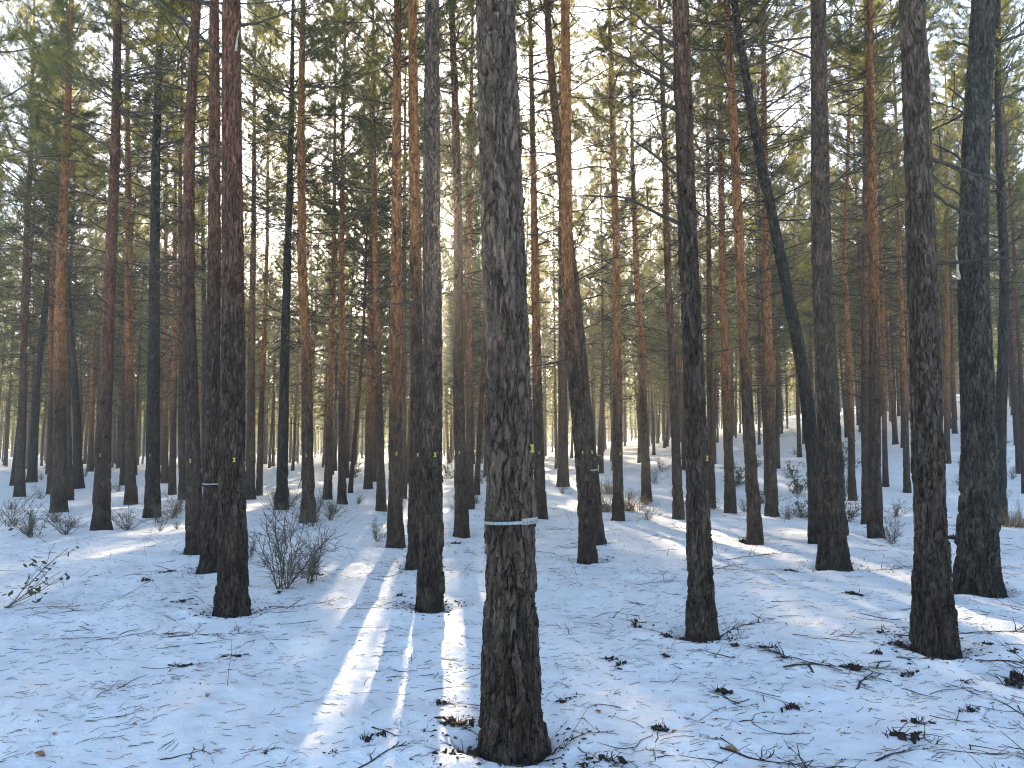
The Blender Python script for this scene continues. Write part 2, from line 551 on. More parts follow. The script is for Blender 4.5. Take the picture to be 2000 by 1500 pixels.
def crown_arrays(seed, Lc=8.5, rmax=2.1, dens=1.0, blade=(0.065, 0.12, 0.0115), nbl=15, low=0.0):
    """pine crown, crown base at z=0, tip at z=Lc: limbs, twigs and needle tufts"""
    rng = np.random.default_rng(seed)
    zs = []
    z = 0.0
    while z < Lc - 0.25:
        k = rng.integers(3, 6)
        zs += list(z + rng.normal(0, 0.06, k)); z += rng.uniform(0.32, 0.55) / dens
    zs = np.clip(np.array(zs), 0, Lc - 0.1); N = len(zs)
    f = zs / Lc
    prof = np.interp(f, [0, 0.15, 0.35, 0.7, 1.0], [0.75, 1.0, 0.95, 0.55, 0.12])
    az = rng.uniform(0, 2 * math.pi, N)
    lob = 0.8 + 0.35 * np.sin(az * 2 + seed) * np.sin(f * 7 + seed)
    ln = rmax * prof * rng.uniform(0.55, 1.2, N) * lob
    el = np.radians(rng.normal(12 + 30 * f, 12))
    d = np.stack([np.cos(az) * np.cos(el), np.sin(az) * np.cos(el), np.sin(el)], -1)
    base = np.stack([0 * zs, 0 * zs, zs], -1)
    K = 6
    P = arcs(rng, base, d, ln, K, rng.normal(0.12, 0.12, N), 0.08)
    rb = 0.007 + 0.009 * ln
    R = rb[:, None] * np.linspace(1, 0.25, K)[None]
    Vl, Ql = tubes(P, R, 4)
    # twigs along the outer part of each limb
    M = 9
    li = np.repeat(np.arange(N), M)
    tt = np.clip(rng.beta(2.2, 1.3, N * M) * 0.85 + 0.15, 0, 1)
    seg = tt * (K - 1); i0 = np.minimum(seg.astype(int), K - 2); fr = seg - i0
    pb = P[li, i0] * (1 - fr)[:, None] + P[li, i0 + 1] * fr[:, None]
    ld = unit(P[li, i0 + 1] - P[li, i0])
    side = unit(np.cross(ld, np.array([0, 0, 1.0])))
    sgn = rng.choice([-1, 1], len(li))
    td = unit(ld * rng.uniform(0.5, 1.0, len(li))[:, None] + side * (sgn * rng.uniform(0.3, 1.1, len(li)))[:, None]
              + np.array([0, 0, 1.0]) * rng.normal(0.25, 0.3, len(li))[:, None])
    tl = rng.uniform(0.28, 0.75, len(li)) * np.clip(ln[li] / 1.4, 0.4, 1.2)
    P2 = arcs(rng, pb, td, tl, 4, rng.normal(0.15, 0.1, len(li)), 0.1)
    V2, Q2 = tubes(P2, np.array([0.006, 0.005, 0.004, 0.002])[None] + 0 * tl[:, None], 3)
    # tufts
    T = 5
    wi = np.repeat(np.arange(len(li)), T)
    u = np.tile(np.array([0.25, 0.45, 0.65, 0.83, 1.0]), len(li)) + rng.normal(0, 0.05, len(wi))
    seg = np.clip(u, 0, 1) * 3; i0 = np.minimum(seg.astype(int), 2); fr = seg - i0
    c = P2[wi, i0] * (1 - fr)[:, None] + P2[wi, i0 + 1] * fr[:, None]
    cd = unit(P2[wi, i0 + 1] - P2[wi, i0])
    C = np.repeat(c, nbl, 0); D = np.repeat(cd, nbl, 0)
    D = unit(D * 0.9 + rng.normal(0, 0.55, D.shape) + np.array([0, 0, 0.1]))
    bl = rng.uniform(blade[0], blade[1], len(C))
    C = C + D * 0.01 + rng.normal(0, 0.02, C.shape)
    sd = unit(np.cross(D, rng.normal(0, 1, D.shape))) * blade[2] / 2
    Vb = np.stack([C - sd, C + sd, C + D * bl[:, None]], 1).reshape(-1, 3)
    Tb = np.arange(len(Vb)).reshape(-1, 3)
    return join([(Vl, None, Ql, 0), (V2, None, Q2, 0), (Vb, Tb, None, 1)])


def dead_arrays(seed, z0, z1, n, lmax=2.1):
    """dead lower branches between heights z0 and z1 (local, trunk on the z axis)"""
    rng = np.random.default_rng(seed)
    zs = np.sort(z0 + (z1 - z0) * rng.random(n) ** 0.75)
    az = rng.uniform(0, 2 * math.pi, n)
    f = (zs - z0) / (z1 - z0)
    ln = rng.uniform(0.25, 1.0, n) ** 1.2 * lmax * (0.45 + 0.55 * f)
    el = np.radians(rng.normal(8, 14, n))
    d = np.stack([np.cos(az) * np.cos(el), np.sin(az) * np.cos(el), np.sin(el)], -1)
    base = np.stack([0 * zs, 0 * zs, zs], -1)
    K = 6
    P = arcs(rng, base, d, ln, K, rng.normal(-0.05, 0.16, n), 0.1)
    V1, Q1 = tubes(P, (0.006 + 0.0065 * ln)[:, None] * np.linspace(1, 0.3, K)[None], 4)
    M = 7
    li = np.repeat(np.arange(n), M)
    seg = rng.uniform(0.2, 1, n * M) * (K - 1); i0 = np.minimum(seg.astype(int), K - 2); fr = seg - i0
    pb = P[li, i0] * (1 - fr)[:, None] + P[li, i0 + 1] * fr[:, None]
    ld = unit(P[li, i0 + 1] - P[li, i0])
    td = unit(ld * 0.7 + rng.normal(0, 0.6, ld.shape))
    tl = rng.uniform(0.15, 0.55, len(li)) * np.clip(ln[li], 0.3, 1.3)
    P2 = arcs(rng, pb, td, tl, 4, rng.normal(0, 0.12, len(li)), 0.16)
    V2, Q2 = tubes(P2, np.array([0.0052, 0.0045, 0.0038, 0.002])[None] + 0 * tl[:, None], 3)
    return join([(V1, None, Q1, 0), (V2, None, Q2, 0)])


CROWN_L = 8.5
CROWNS = [crown_arrays(100 + i, CROWN_L, rmax=[2.0, 2.3, 1.9, 2.5, 1.8][i]) for i in range(5)]
CROWN_ME = [make_mesh('crown', V, T, Q, False, None, [M_LIMB, M_NEEDLE], mi) for V, T, Q, mi in CROWNS]
DEADS = [ dead_arrays(200 + i, 2.2, 9.6, 84) for i in range(6)]
DEAD_ME = [make_mesh('dead_twigs', V, T, Q, False, None, [M_DEAD], mi) for V, T, Q, mi in DEADS]

# Light reaches the floor between the crowns along these lines (ground spot -> sun)
STREAKS = [  # photo pixel polyline on the snow, half width in metres
    ([(871, 1190), (871, 1300), (870, 1400), (868, 1495)], 0.15),
    ([(705, 1215), (660, 1320), (610, 1445)], 0.085),
    ([(752, 1235), (772, 1400)], 0.06),
    ([(1430, 1125), (1480, 1165), (1530, 1205)], 0.13),
    ([(265, 1085), (345, 1062)], 0.14),
    ([(1120, 985), (1330, 1010), (1500, 1040)], 0.13),
    ([(1560, 1040), (1760, 1080)], 0.13),
]
RAYS = [(np.array([0, 0, EYE]), 0.26, True)]
for si, (pl, wd) in enumerate(STREAKS):
    for (a, b) in zip(pl[:-1], pl[1:]):
        ga = np.array(ground_hit(*a)); gb = np.array(ground_hit(*b))
        n = max(2, int(np.linalg.norm(gb - ga) / (wd * 1.2)) + 1)
        for k in np.linspace(0, 1, n):
            p = ga + (gb - ga) * k
            RAYS.append((np.array([p[0], p[1], 0.02]), wd, si < 3))
RAY_O = np.array([r[0] for r in RAYS]); RAY_W = np.array([r[1] for r in RAYS])


E1 = np.cross(SUN_DIR, np.array([0, 0, 1.0])); E1 /= np.linalg.norm(E1)
E2 = np.cross(SUN_DIR, E1)
RAY_UVT = np.stack([RAY_O @ E1, RAY_O @ E2, RAY_O @ SUN_DIR], -1)


N_STRICT = 1 + sum(1 for r in RAYS[1:] if r[2])


def ray_clear(P, pad=0.0, nmax=None):
    """True for points that stay outside every light gap"""
    u = (P @ E1).astype(np.float32); v = (P @ E2).astype(np.float32); t = P @ SUN_DIR
    ok = np.ones(len(P), dtype=bool)
    for (a, b, c), w in zip(RAY_UVT[:nmax], RAY_W[:nmax]):
        m = w + pad
        if u.min() - m > a or u.max() + m < a or v.min() - m > b or v.max() + m < b:
            continue
        ok &= ((u - a) ** 2 + (v - b) ** 2 > m * m) | (t < c)
    return ok


def instance_or_carve(name, arr, me, parent, loc_l, rot, scale, mats):
    """place a shared crown mesh; where it would stand in a light gap give the tree its own thinned copy"""
    M = Matrix.LocRotScale(Vector(loc_l), Euler(rot), Vector(scale))
    W = np.array(Matrix.Translation(parent.location) @ M)
    V = arr[0]
    c = W[:3, 3] + W[:3, :3] @ np.array([0, 0, CROWN_L / 2])
    v = c[None] - RAY_O; t = v @ SUN_DIR
    if not ((np.linalg.norm(v - t[:, None] * SUN_DIR[None], axis=1) < 6.5) & (t > 0)).any():
        return add_obj(name, me, parent, loc_l, rot, scale)
    Vw = V @ W[:3, :3].T + W[:3, 3]
    T, Q, mi = arr[1], arr[2], arr[3]
    nT = 0 if T is None else len(T)
    okT = ray_clear(Vw[T].mean(1)) if nT else np.zeros(0, bool)
    okQ = ray_clear(Vw[Q].mean(1))
    if nT:
        strict = ray_clear(Vw[T].mean(1), 0.0, N_STRICT)
    if (strict.mean() > 0.994 and okT.mean() > 0.965) if nT else okQ.mean() > 0.93:
        return add_obj(name, me, parent, loc_l, rot, scale)
    T2 = T[okT] if nT else None
    Q2 = Q[okQ]
    used = np.zeros(len(V), bool)
    if nT: used[T2.ravel()] = True
    used[Q2.ravel()] = True
    remap = np.cumsum(used) - 1
    me2 = make_mesh(name, V[used], remap[T2] if nT else None, remap[Q2], False, None, mats,
                    np.concatenate([mi[:nT][okT], mi[nT:][okQ]]))
    return add_obj(name, me2, parent, loc_l, rot, scale)


TREES = []     # record of every tree: dict(x, y, r, name)


def pine(base_xy, ctrl, r_bh, kind, seed, H=17.0, cb=8.6, detail=0, N=12, dz=None, zvis=None,
         zshift=0.0, gain=1.0, crown=True, dead=True, nbranch=0, crown_scale=1.0, bz=None):
    """ctrl: list of (x, z) points (world x, height above base) the stem passes through"""
    x0, y0 = base_xy
    z0 = float(ground_low(np.array([x0]), np.array([y0]))[0]) - 0.03
    root = bpy.data.objects.new('pine_tree', None)
    root.empty_display_size = 0.2
    root.location = (x0, y0, z0)
    link(root)
    if dz is None:
        zs = np.concatenate([[0.0, 0.15, 0.4, 0.8], np.linspace(1.3, H, 13)])
    else:
        zs = np.concatenate([np.arange(-0.04, zvis, dz), np.arange(zvis, H, 0.5), [H]])
    cz = np.array([c[1] for c in ctrl]); cx_ = np.array([c[0] for c in ctrl])
    zz = np.linspace(-0.5, H + 1, 400)
    xx = np.interp(zz, cz, cx_)
    s_hi = (cx_[-1] - cx_[-2]) / (cz[-1] - cz[-2]) if len(cz) > 1 else 0
    xx = np.where(zz > cz[-1], cx_[-1] + (zz - cz[-1]) * np.clip(s_hi, -0.25, 0.25) * 0.6, xx)
    ker = np.exp(-0.5 * (np.arange(-24, 25) / 9.0) ** 2); ker /= ker.sum()
    xs = np.convolve(np.pad(xx, 24, mode='edge'), ker, 'valid')
    xs = xs + (xx[0] - xs[0])
    rng = np.random.default_rng(seed)
    ph = rng.uniform(0, 6.28, 2)
    wy = 0.03 * np.sin(zz * 0.7 + ph[0]) * smooth01(zz / 3)
    cxs = np.interp(zs, zz, xs) - np.interp(0, zz, xs)
    cys = np.interp(zs, zz, wy)
    taper = np.clip(1 - (zs - 1.3) / (H * 1.12), 0.05, None)
    flare = 1 + 0.25 * np.clip(1 - zs / 1.15, 0, 1) ** 1.4 + 0.13 * np.exp(-np.clip(zs, 0, None) / 0.10)
    rs = r_bh * taper * flare
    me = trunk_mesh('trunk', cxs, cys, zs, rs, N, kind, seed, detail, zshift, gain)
    tr = add_obj('trunk', me, root)
    # crown follows the stem's direction at its base
    xb = float(np.interp(cb, zs, cxs)); xt = float(np.interp(H, zs, cxs)); yb = float(np.interp(cb, zs, cys))
    lean = math.atan2(xt - xb, H - cb)
    sc = (H - cb + 0.3) / CROWN_L
    if crown:
        k = seed % len(CROWNS)
        rot = Euler((0, lean, 0)).to_matrix() @ Euler((0, 0, rng.uniform(0, 6.28))).to_matrix()
        instance_or_carve('crown', CROWNS[k], CROWN_ME[k], root, (xb, yb, cb), tuple(rot.to_euler()),
                          (crown_scale, crown_scale, sc), [M_LIMB, M_NEEDLE])
    if dead:
        k = (seed // 3) % len(DEADS)
        zm = 6.0
        xm = float(np.interp(zm, zs, cxs)); xm0 = float(np.interp(2.6, zs, cxs)); xm1 = float(np.interp(9.0, zs, cxs))
        lean2 = math.atan2(xm1 - xm0, 6.4)
        rot = Euler((0, lean2, 0)).to_matrix() @ Euler((0, 0, rng.uniform(0, 6.28))).to_matrix()
        off = xm - math.sin(lean2) * zm
        o = instance_or_carve('dead_twigs', DEADS[k], DEAD_ME[k], root, (off, 0, 0), tuple(rot.to_euler()),
                              (1, 1, cb / 8.6), [M_DEAD])
        o['kind'] = 'stuff'
    if nbranch:
        zmax = min(cb + 1.0, (zvis or 8) + 1.2)
        for b in range(nbranch):
            zb = zmax - (zmax - 2.3) * rng.random() ** 1.7 * 0.92
            az = rng.uniform(0, 6.28)
            ln = rng.uniform(0.25, 1.5) * (0.55 + 0.45 * zb / zmax)
            add_branch(root, rng, (float(np.interp(zb, zs, cxs)), float(np.interp(zb, zs, cys)), zb),
                       az, math.radians(rng.normal(14, 14)), ln, float(np.interp(zb, zs, rs)))
    rec = dict(root=root, x=x0, y=y0, z0=z0, r=r_bh, zs=zs, cx=cxs, cy=cys, rs=rs, H=H)
    TREES.append(rec)
    return rec


def branch_arrays(rng, p0, az, el, ln, r0, rt, twigs=5, K=8, lift=0.0, wob=0.12, sub=0.4):
    d = np.array([[math.cos(az) * math.cos(el), math.sin(az) * math.cos(el), math.sin(el)]])
    P = arcs(rng, np.array([p0], dtype=float), d, np.array([ln]), K, np.array([lift]), wob)
    parts = []
    V, Q = tubes(P, np.linspace(r0, rt, K)[None], 6)
    e = len(V)
    parts.append((V, None, Q, 0))
    if twigs:
        n = twigs
        seg = rng.uniform(0.25, 1.0, n) * (K - 1); i0 = np.minimum(seg.astype(int), K - 2); fr = seg - i0
        pb = P[0, i0] * (1 - fr)[:, None] + P[0, i0 + 1] * fr[:, None]
        ld = unit(P[0, i0 + 1] - P[0, i0])
        td = unit(ld * 0.8 + rng.normal(0, 0.55, ld.shape))
        tl = rng.uniform(0.4, 1.0, n) * ln * sub
        P2 = arcs(rng, pb, td, tl, 5, rng.normal(0, 0.1, n), 0.18)
        V2, Q2 = tubes(P2, np.linspace(max(rt, r0 * 0.5), 0.002, 5)[None] + 0 * tl[:, None], 4)
        parts.append((V2, None, Q2, 0))
        m = n * 2
        li = np.repeat(np.arange(n), 2)
        i0 = rng.integers(1, 4, m)
        pb = P2[li, i0]; ld = unit(P2[li, i0 + 1] - P2[li, i0])
        td = unit(ld * 0.8 + rng.normal(0, 0.6, ld.shape))
        tl2 = tl[li] * rng.uniform(0.3, 0.7, m)
        P3 = arcs(rng, pb, td, tl2, 4, rng.normal(0, 0.1, m), 0.18)
        V3, Q3 = tubes(P3, np.linspace(max(0.003, r0 * 0.25), 0.0015, 4)[None] + 0 * tl2[:, None], 3)
        parts.append((V3, None, Q3, 0))
    return join(parts)


def add_branch(root, rng, p0, az, el, ln, rtrunk, r0=None, twigs=None, mat=None, name='dead_branch', lift=None):
    r0 = r0 or (0.007 + 0.008 * ln)
    V, T, Q, mi = branch_arrays(rng, p0, az, el, ln + rtrunk * 0.8, r0, r0 * 0.3,
                                twigs if twigs is not None else (0 if ln < 0.35 else int(3 + 4 * ln)),
                                lift=lift if lift is not None else rng.normal(-0.05, 0.15))
    me = make_mesh(name, V, T, Q, True, None, [mat or M_DEAD], mi)
    return add_obj(name, me, root)


# ---- pines traced from the photograph: stem pixels (base first), width at breast height, bark, label
T = []


def tr(pts, w, kind, label, short, mark=None, H=17.0, cb=8.8, zs=0.0, gain=1.0, nb=None):
    T.append(dict(pts=pts, w=w, kind=kind, label=label, short=short, mark=mark, H=H, cb=cb, zs=zs, gain=gain, nb=nb))


tr([(1000, 1452), (998, 1000), (990, 700), (983, 450), (966, 0)], 98, 'grey', 'thickest and nearest pine with a white measuring band round its fissured trunk', 'banded nearest pine', (1037, 876), zs=-0.3, gain=1.35, nb=0)
tr([(452, 1193), (451, 1000), (453, 600), (453, 300), (453, 0)], 51, 'red', 'stout reddish pine at left, broad plated base, large yellow mark', 'stout reddish left pine', (464, 898), zs=-0.8, nb=5)
tr([(409, 1112), (415, 900), (420, 500), (416, 0)], 31, 'red', 'mossy based pine half hidden behind the stout reddish left pine, pale band', 'half hidden mossy pine', None, nb=7)
tr([(381, 1080), (374, 800), (368, 525), (368, 250), (382, 0)], 30, 'red', 'slightly bowed red-brown pine just left of the half hidden mossy pine', 'bowed red-brown pine', (378, 900), zs=0.2)
tr([(298, 1010), (298, 750), (301, 525), (306, 260), (314, 0)], 27, 'dark', 'blackish lichen-flecked pine standing alone at left, yellow mark on it', 'blackish lichen-flecked pine', (299, 889))
tr([(255, 985), (253, 700), (249, 500), (249, 60), (248, 0)], 20, 'orange', 'slender pine with orange upper stem just left of the blackish lichen-flecked pine', 'slender orange pine', None)
tr([(197, 1034), (203, 850), (208, 750), (216, 525), (224, 260), (230, 0)], 29, 'red', 'purplish red pine leaning slightly right near the left side, yellow mark', 'purplish red pine', (203, 889), zs=-1.0)
tr([(115, 1000), (116, 800), (118, 600), (122, 400), (137, 80), (140, 0)], 26, 'orange', 'light orange-brown pine left of the purplish red pine, foot among shrubs', 'light orange-brown left pine', None, zs=-0.3)
tr([(153, 954), (148, 800), (135, 600), (112, 300)], 17, 'dark', 'dark pine leaning left behind the light orange-brown left pine', 'dark left-leaning pine', None)
tr([(38, 970), (42, 800), (50, 525), (60, 270), (68, 0)], 17, 'brown', 'straight brown pine near the left edge, first with a visible foot', 'leftmost straight brown pine', None)
tr([(62, 942), (72, 750), (88, 600), (104, 420)], 16, 'dark', 'dark pine leaning right next to the leftmost straight brown pine', 'dark right-leaning pine', None)
tr([(100, 964), (97, 700), (103, 500), (108, 300)], 13, 'orange', 'thin orange pine directly left of the light orange-brown left pine', 'thin orange left pine', None)
tr([(136, 977), (131, 800), (128, 600), (126, 300)], 13, 'brown', 'thin brown pine tucked against the right side of the light orange-brown left pine', 'tucked thin brown pine', None)
tr([(176, 921), (182, 700), (188, 500), (189, 280)], 11, 'orange', 'thin bright orange pine left of the purplish red pine', 'thin bright orange pine', None, zs=-1.0)
tr([(322, 944), (323, 700), (324, 500), (324, 300)], 13, 'orange', 'thin orange pine right of the blackish lichen-flecked pine', 'thin orange pine beside the blackish one', None, zs=-1.0)
tr([(336, 966), (339, 800), (341, 600), (343, 300)], 13, 'orange', 'thin pine second right of the blackish lichen-flecked pine', 'second thin pine right of the blackish one', None)
tr([(357, 977), (354, 800), (352, 600), (352, 300)], 15, 'brown', 'dull brown pine just left of the bowed red-brown pine', 'dull brown pine', None)
tr([(401, 950), (400, 800), (398, 600), (395, 300)], 14, 'dark', 'dark thin pine showing in the gap left of the half hidden mossy pine', 'dark gap pine', None)
tr([(488, 975), (491, 750), (494, 500), (497, 200)], 18, 'brown', 'brown pine just right of the stout reddish left pine', 'brown pine right of the stout one', None)
tr([(506, 968), (512, 750), (521, 500), (526, 200)], 12, 'orange', 'thin orange pine second right of the stout reddish left pine', 'thin orange second pine', None)
tr([(550, 995), (556, 700), (562, 500), (568, 250), (573, 0)], 22, 'dark', 'dark grey pine bending right above the leafless shrub', 'dark grey bending pine', None)
tr([(602, 1018), (598, 700), (588, 520), (588, 250), (592, 0)], 24, 'orange', 'orange pine with a kinked stem right of the dark grey bending pine, small mark', 'kinked orange pine', (602, 890), zs=-0.5)
tr([(640, 975), (645, 750), (652, 500), (655, 200), (656, 0)], 15, 'orange', 'slim orange pine right of the kinked orange pine', 'slim orange pine', None, zs=-1.0)
tr([(668, 985), (668, 750), (667, 500), (670, 250), (674, 0)], 16, 'orange', 'slim straight orange pine, second right of the kinked orange pine', 'slim straight orange pine', None)
tr([(719, 955), (721, 750), (723, 500), (725, 200)], 15, 'orange', 'thin far orange pine with snowless weeds at its foot left of the thin tall pine', 'thin far orange pine', None, zs=-1.0)
tr([(745, 998), (738, 700), (732, 500), (730, 250), (728, 0)], 17, 'orange', 'thin tall pine bending left beside the straight rust-coloured pine', 'thin tall pine', None)
tr([(772, 1067), (772, 800), (773, 525), (775, 250), (777, 0)], 28, 'orange', 'straight rust-coloured pine left of the trunk the sun shines past', 'straight rust-coloured pine', (776, 886), zs=-0.8, gain=0.9)
tr([(789, 974), (789, 700), (790, 400), (791, 200)], 11, 'brown', 'very thin pine peeping out right of the straight rust-coloured pine', 'very thin peeping pine', None)
tr([(811, 1109), (814, 800), (812, 525), (809, 250), (805, 0)], 28, 'orange', 'orange topped pine overlapped by the grey pine beside the sun', 'overlapped orange topped pine', (817, 888), zs=0.4, gain=0.85)
tr([(840, 1184), (843, 1000), (845, 700), (844, 525), (843, 430), (844, 250), (845, 0)], 43, 'grey', 'straight grey pine with the low sun at its right edge', 'grey pine beside the sun', (851, 888), nb=3)
tr([(902, 1045), (897, 850), (894, 700), (895, 525), (894, 430), (890, 250), (881, 0)], 25, 'brown', 'brown pine with the sun at its left edge, left of the banded nearest pine', 'brown pine right of the sun', (898, 884), gain=0.9)
tr([(918, 994), (917, 750), (915, 500), (919, 250), (922, 100)], 15, 'orange', 'thin orange pine squeezed against the left side of the banded nearest pine', 'squeezed thin orange pine', None)
tr([(1056, 1012), (1050, 800), (1046, 600), (1041, 300), (1034, 0)], 22, 'orange', 'orange-brown pine touching the right side of the banded nearest pine', 'orange-brown touching pine', (1053, 884), gain=0.85)
tr([(1148, 1097), (1139, 900), (1126, 800), (1110, 620), (1106, 500), (1105, 250), (1103, 0)], 30, 'orange', 'curved pine with flaking red-orange upper bark right of the banded nearest pine', 'curved red-orange pine', (1137, 884), zs=-0.2)
tr([(1166, 1062), (1156, 930), (1143, 800), (1126, 600), (1101, 400), (1076, 150), (1066, 0)], 27, 'brown', 'leaning brown pine behind the curved red-orange pine, pale band at breast height', 'leaning pale-banded pine', (1155, 883))
tr([(1207, 1015), (1207, 750), (1205, 525), (1196, 250), (1190, 0)], 20, 'orange', 'slim bright orange pine beside tan dry grass right of the curved pine', 'slim bright orange pine by dry grass', (1210, 886), zs=-0.6)
tr([(1263, 980), (1254, 700), (1242, 525), (1235, 300), (1232, 0)], 18, 'orange', 'slender orange pine leaning left, foot in dry tan grass', 'slender left-leaning orange pine', None)
tr([(1100, 950), (1099, 750), (1097, 500), (1094, 250)], 21, 'brown', 'straight dull brown pine in the background left of the curved red-orange pine', 'straight dull brown background pine', None)
tr([(1370, 1240), (1361, 950), (1354, 700), (1346, 525), (1338, 250), (1330, 0)], 45, 'brown', 'big warm brown pine right of centre with stubby side branches', 'big warm brown pine', (1376, 895), nb=9, zs=0.6)
tr([(1325, 1012), (1317, 800), (1304, 525), (1296, 250), (1288, 0)], 19, 'brown', 'grey-brown pine close on the left of the big warm brown pine', 'grey-brown neighbour pine', None)
tr([(1390, 992), (1387, 750), (1384, 500), (1382, 250)], 14, 'brown', 'thin brown pine close on the right of the big warm brown pine', 'thin brown neighbour pine', None)
tr([(1427, 1002), (1419, 800), (1411, 525), (1407, 250), (1404, 0)], 20, 'orange', 'straight vivid orange pine with a mossy foot right of the big warm brown pine', 'vivid orange mossy-footed pine', None, zs=-0.8)
tr([(1475, 1060), (1463, 850), (1455, 700), (1445, 525), (1432, 250), (1419, 0)], 25, 'orange', 'orange pine leaning left with a dark lower trunk and a small mark', 'dark-footed orange pine', (1474, 884), zs=-0.4)
tr([(1508, 1008), (1504, 750), (1496, 525), (1493, 250), (1493, 0)], 21, 'orange', 'pale orange pine right of the dark-footed orange pine', 'pale orange pine', None, zs=-0.6)
tr([(1597, 1060), (1591, 900), (1566, 700), (1530, 525), (1472, 250), (1432, 0)], 28, 'dark', 'black pine leaning strongly left from behind a grey pine', 'strongly leaning black pine', None)
tr([(1630, 1108), (1622, 900), (1613, 700), (1607, 525), (1602, 250), (1597, 0)], 47, 'grey', 'straight grey pine in front of the strongly leaning black pine, spreading root', 'straight grey spreading-root pine', (1639, 877), nb=4)
tr([(1665, 978), (1660, 750), (1650, 500), (1656, 300), (1664, 0)], 14, 'orange', 'thin orange pine just right of the straight grey spreading-root pine', 'thin orange right pine', None, zs=-0.6)
tr([(1692, 1022), (1690, 800), (1688, 525), (1690, 250), (1694, 0)], 15, 'brown', 'thin pine doubled up against the left of the reddish twin pine', 'thin doubled pine', None)
tr([(1710, 1047), (1709, 800), (1706, 525), (1703, 250), (1700, 0)], 24, 'orange', 'reddish twin pine rising between two grey pines on the right', 'reddish twin pine', None, zs=0.2, gain=0.85)
tr([(1730, 950), (1726, 700), (1721, 500), (1718, 300)], 10, 'orange', 'very slim orange pine right of the reddish twin pine', 'very slim orange pine', None, zs=-1.0)
tr([(1772, 962), (1766, 750), (1758, 500), (1752, 300)], 12, 'orange', 'slim orange pine just left of the thick grey right pine', 'slim orange pine by the thick grey one', None, zs=-1.0)
tr([(1827, 1264), (1818, 1000), (1806, 700), (1798, 525), (1788, 250), (1778, 0)], 62, 'grey', 'thick grey pine at right with deeply cracked dark foot, yellow mark', 'thick grey right pine', (1844, 893), nb=5)
tr([(1910, 1154), (1916, 900), (1910, 700), (1906, 525), (1909, 300), (1923, 0)], 66, 'dark', 'rough blackish pine near the right edge with dead branches on both sides', 'rough blackish right pine', (1943, 882), gain=1.45, nb=12)
tr([(1952, 1024), (1956, 800), (1962, 525), (1953, 300), (1950, 0)], 23, 'dark', 'dark bowed pine just right of the rough blackish right pine', 'dark bowed right pine', None)
tr([(1850, 905), (1850, 700), (1850, 500), (1849, 250)], 11, 'orange', 'thin orange pine between the two big pines on the right', 'thin orange pine between the big ones', None, zs=-1.0)
tr([(1992, 925), (1986, 800), (1975, 650), (1968, 500)], 12, 'brown', 'thin brown pine leaning left at the right edge of the picture', 'thin leaning right-edge pine', None)

REC = {}
PITCHC, PITCHS = math.cos(PITCH), math.sin(PITCH)


def pix_at_depth(px, py, Y):
    """world x, z of the photo pixel on the upright plane y = Y"""
    d = pix_dir(px, py)
    k = Y / d[1]
    return d[0] * k, EYE + d[2] * k


for i, t in enumerate(T):
    bx, by = t['pts'][0]
    x, y = ground_hit(bx, by)
    z0 = float(ground_low(np.array([x]), np.array([y]))[0]) - 0.03
    ctrl = []
    for (px, py) in t['pts']:
        X, Z = pix_at_depth(px, py, y)
        ctrl.append((X - x, max(Z - z0, 0.0) if ctrl else 0.0))
    r = 0.47 * t['w'] / F * y
    D = math.hypot(x, y)
    top = 0.645 * y + EYE - z0 + 0.6
    rng = np.random.default_rng(i)
    H = t['H'] + rng.uniform(-1.5, 1.5); cb = t['cb'] + rng.uniform(-1.0, 0.8)
    kw = {}
    if i == 0:
        kw = dict(detail=2, N=190, dz=0.009, zvis=4.4)
    elif D < 11.5:
        kw = dict(detail=2, N=76, dz=0.0035 * D, zvis=min(top, 7.6))
    elif D < 19:
        kw = dict(detail=1, N=38, dz=0.06, zvis=min(top, 9.0))
    elif D < 27:
        kw = dict(detail=1, N=24, dz=0.11, zvis=min(top, 9.0))
    else:
        kw = dict(detail=0, N=12)
    nb = t['nb'] if t['nb'] is not None else (7 if D < 15 else 0)
    rec = pine((x, y), ctrl, r, t['kind'], 1000 + i * 7, H=H, cb=max(cb, 8.8 if D < 12 else cb),
               zshift=t['zs'], gain=t['gain'], dead=D > 11, nbranch=nb, **kw)
    tag(rec['root'], t['label'], 'tree', 'pines of the stand')
    rec.update(t=t, D=D)
    if D < 18:
        HOLLOWS.append((x, y, r * 1.3))
    REC[t['short']] = rec

build_snow()

# ---- pines further back, filling the stand
rngf = np.random.default_rng(42)
pts = [(r['x'], r['y']) for r in TREES]
trunk_px = [(1000 + F * r['x'] / r['y']) for r in TREES]
fill = []
# added pines: sun blockers, then a screen round the line to the sun, so that it shines through a gap in their crowns
for px_, py_, dd in ((1273, 1375, 42), (1290, 1400, 36), (1250, 1340, 48)):  # added sunward of one snow patch, so their crowns keep it shaded
    gx, gy = ground_hit(px_, py_)
    x, y = gx + dd * math.sin(SUN_AZ), gy + dd * math.cos(SUN_AZ)
    if min(math.hypot(q[0] - x, q[1] - y) for q in pts) > 0.8:
        pts.append((x, y)); fill.append((x, y, math.hypot(x, y), 1000 + F * x / y))
for a_, d in ((-6.5, 27), (-3.9, 31), (-2.7, 25), (-7.9, 31), (-8.6, 38), (-7.1, 44), (-6.4, 36), (-4.0, 41), (-3.1, 48), (-2.0, 37), (-0.6, 44), (0.8, 39), (2.1, 46), (3.4, 40), (-10.2, 45), (4.9, 47), (6.3, 39)):
    a = math.radians(a_); x, y = d * math.sin(a), d * math.cos(a)
    pts.append((x, y)); fill.append((x, y, d, 1000 + F * x / y))
tries = 0
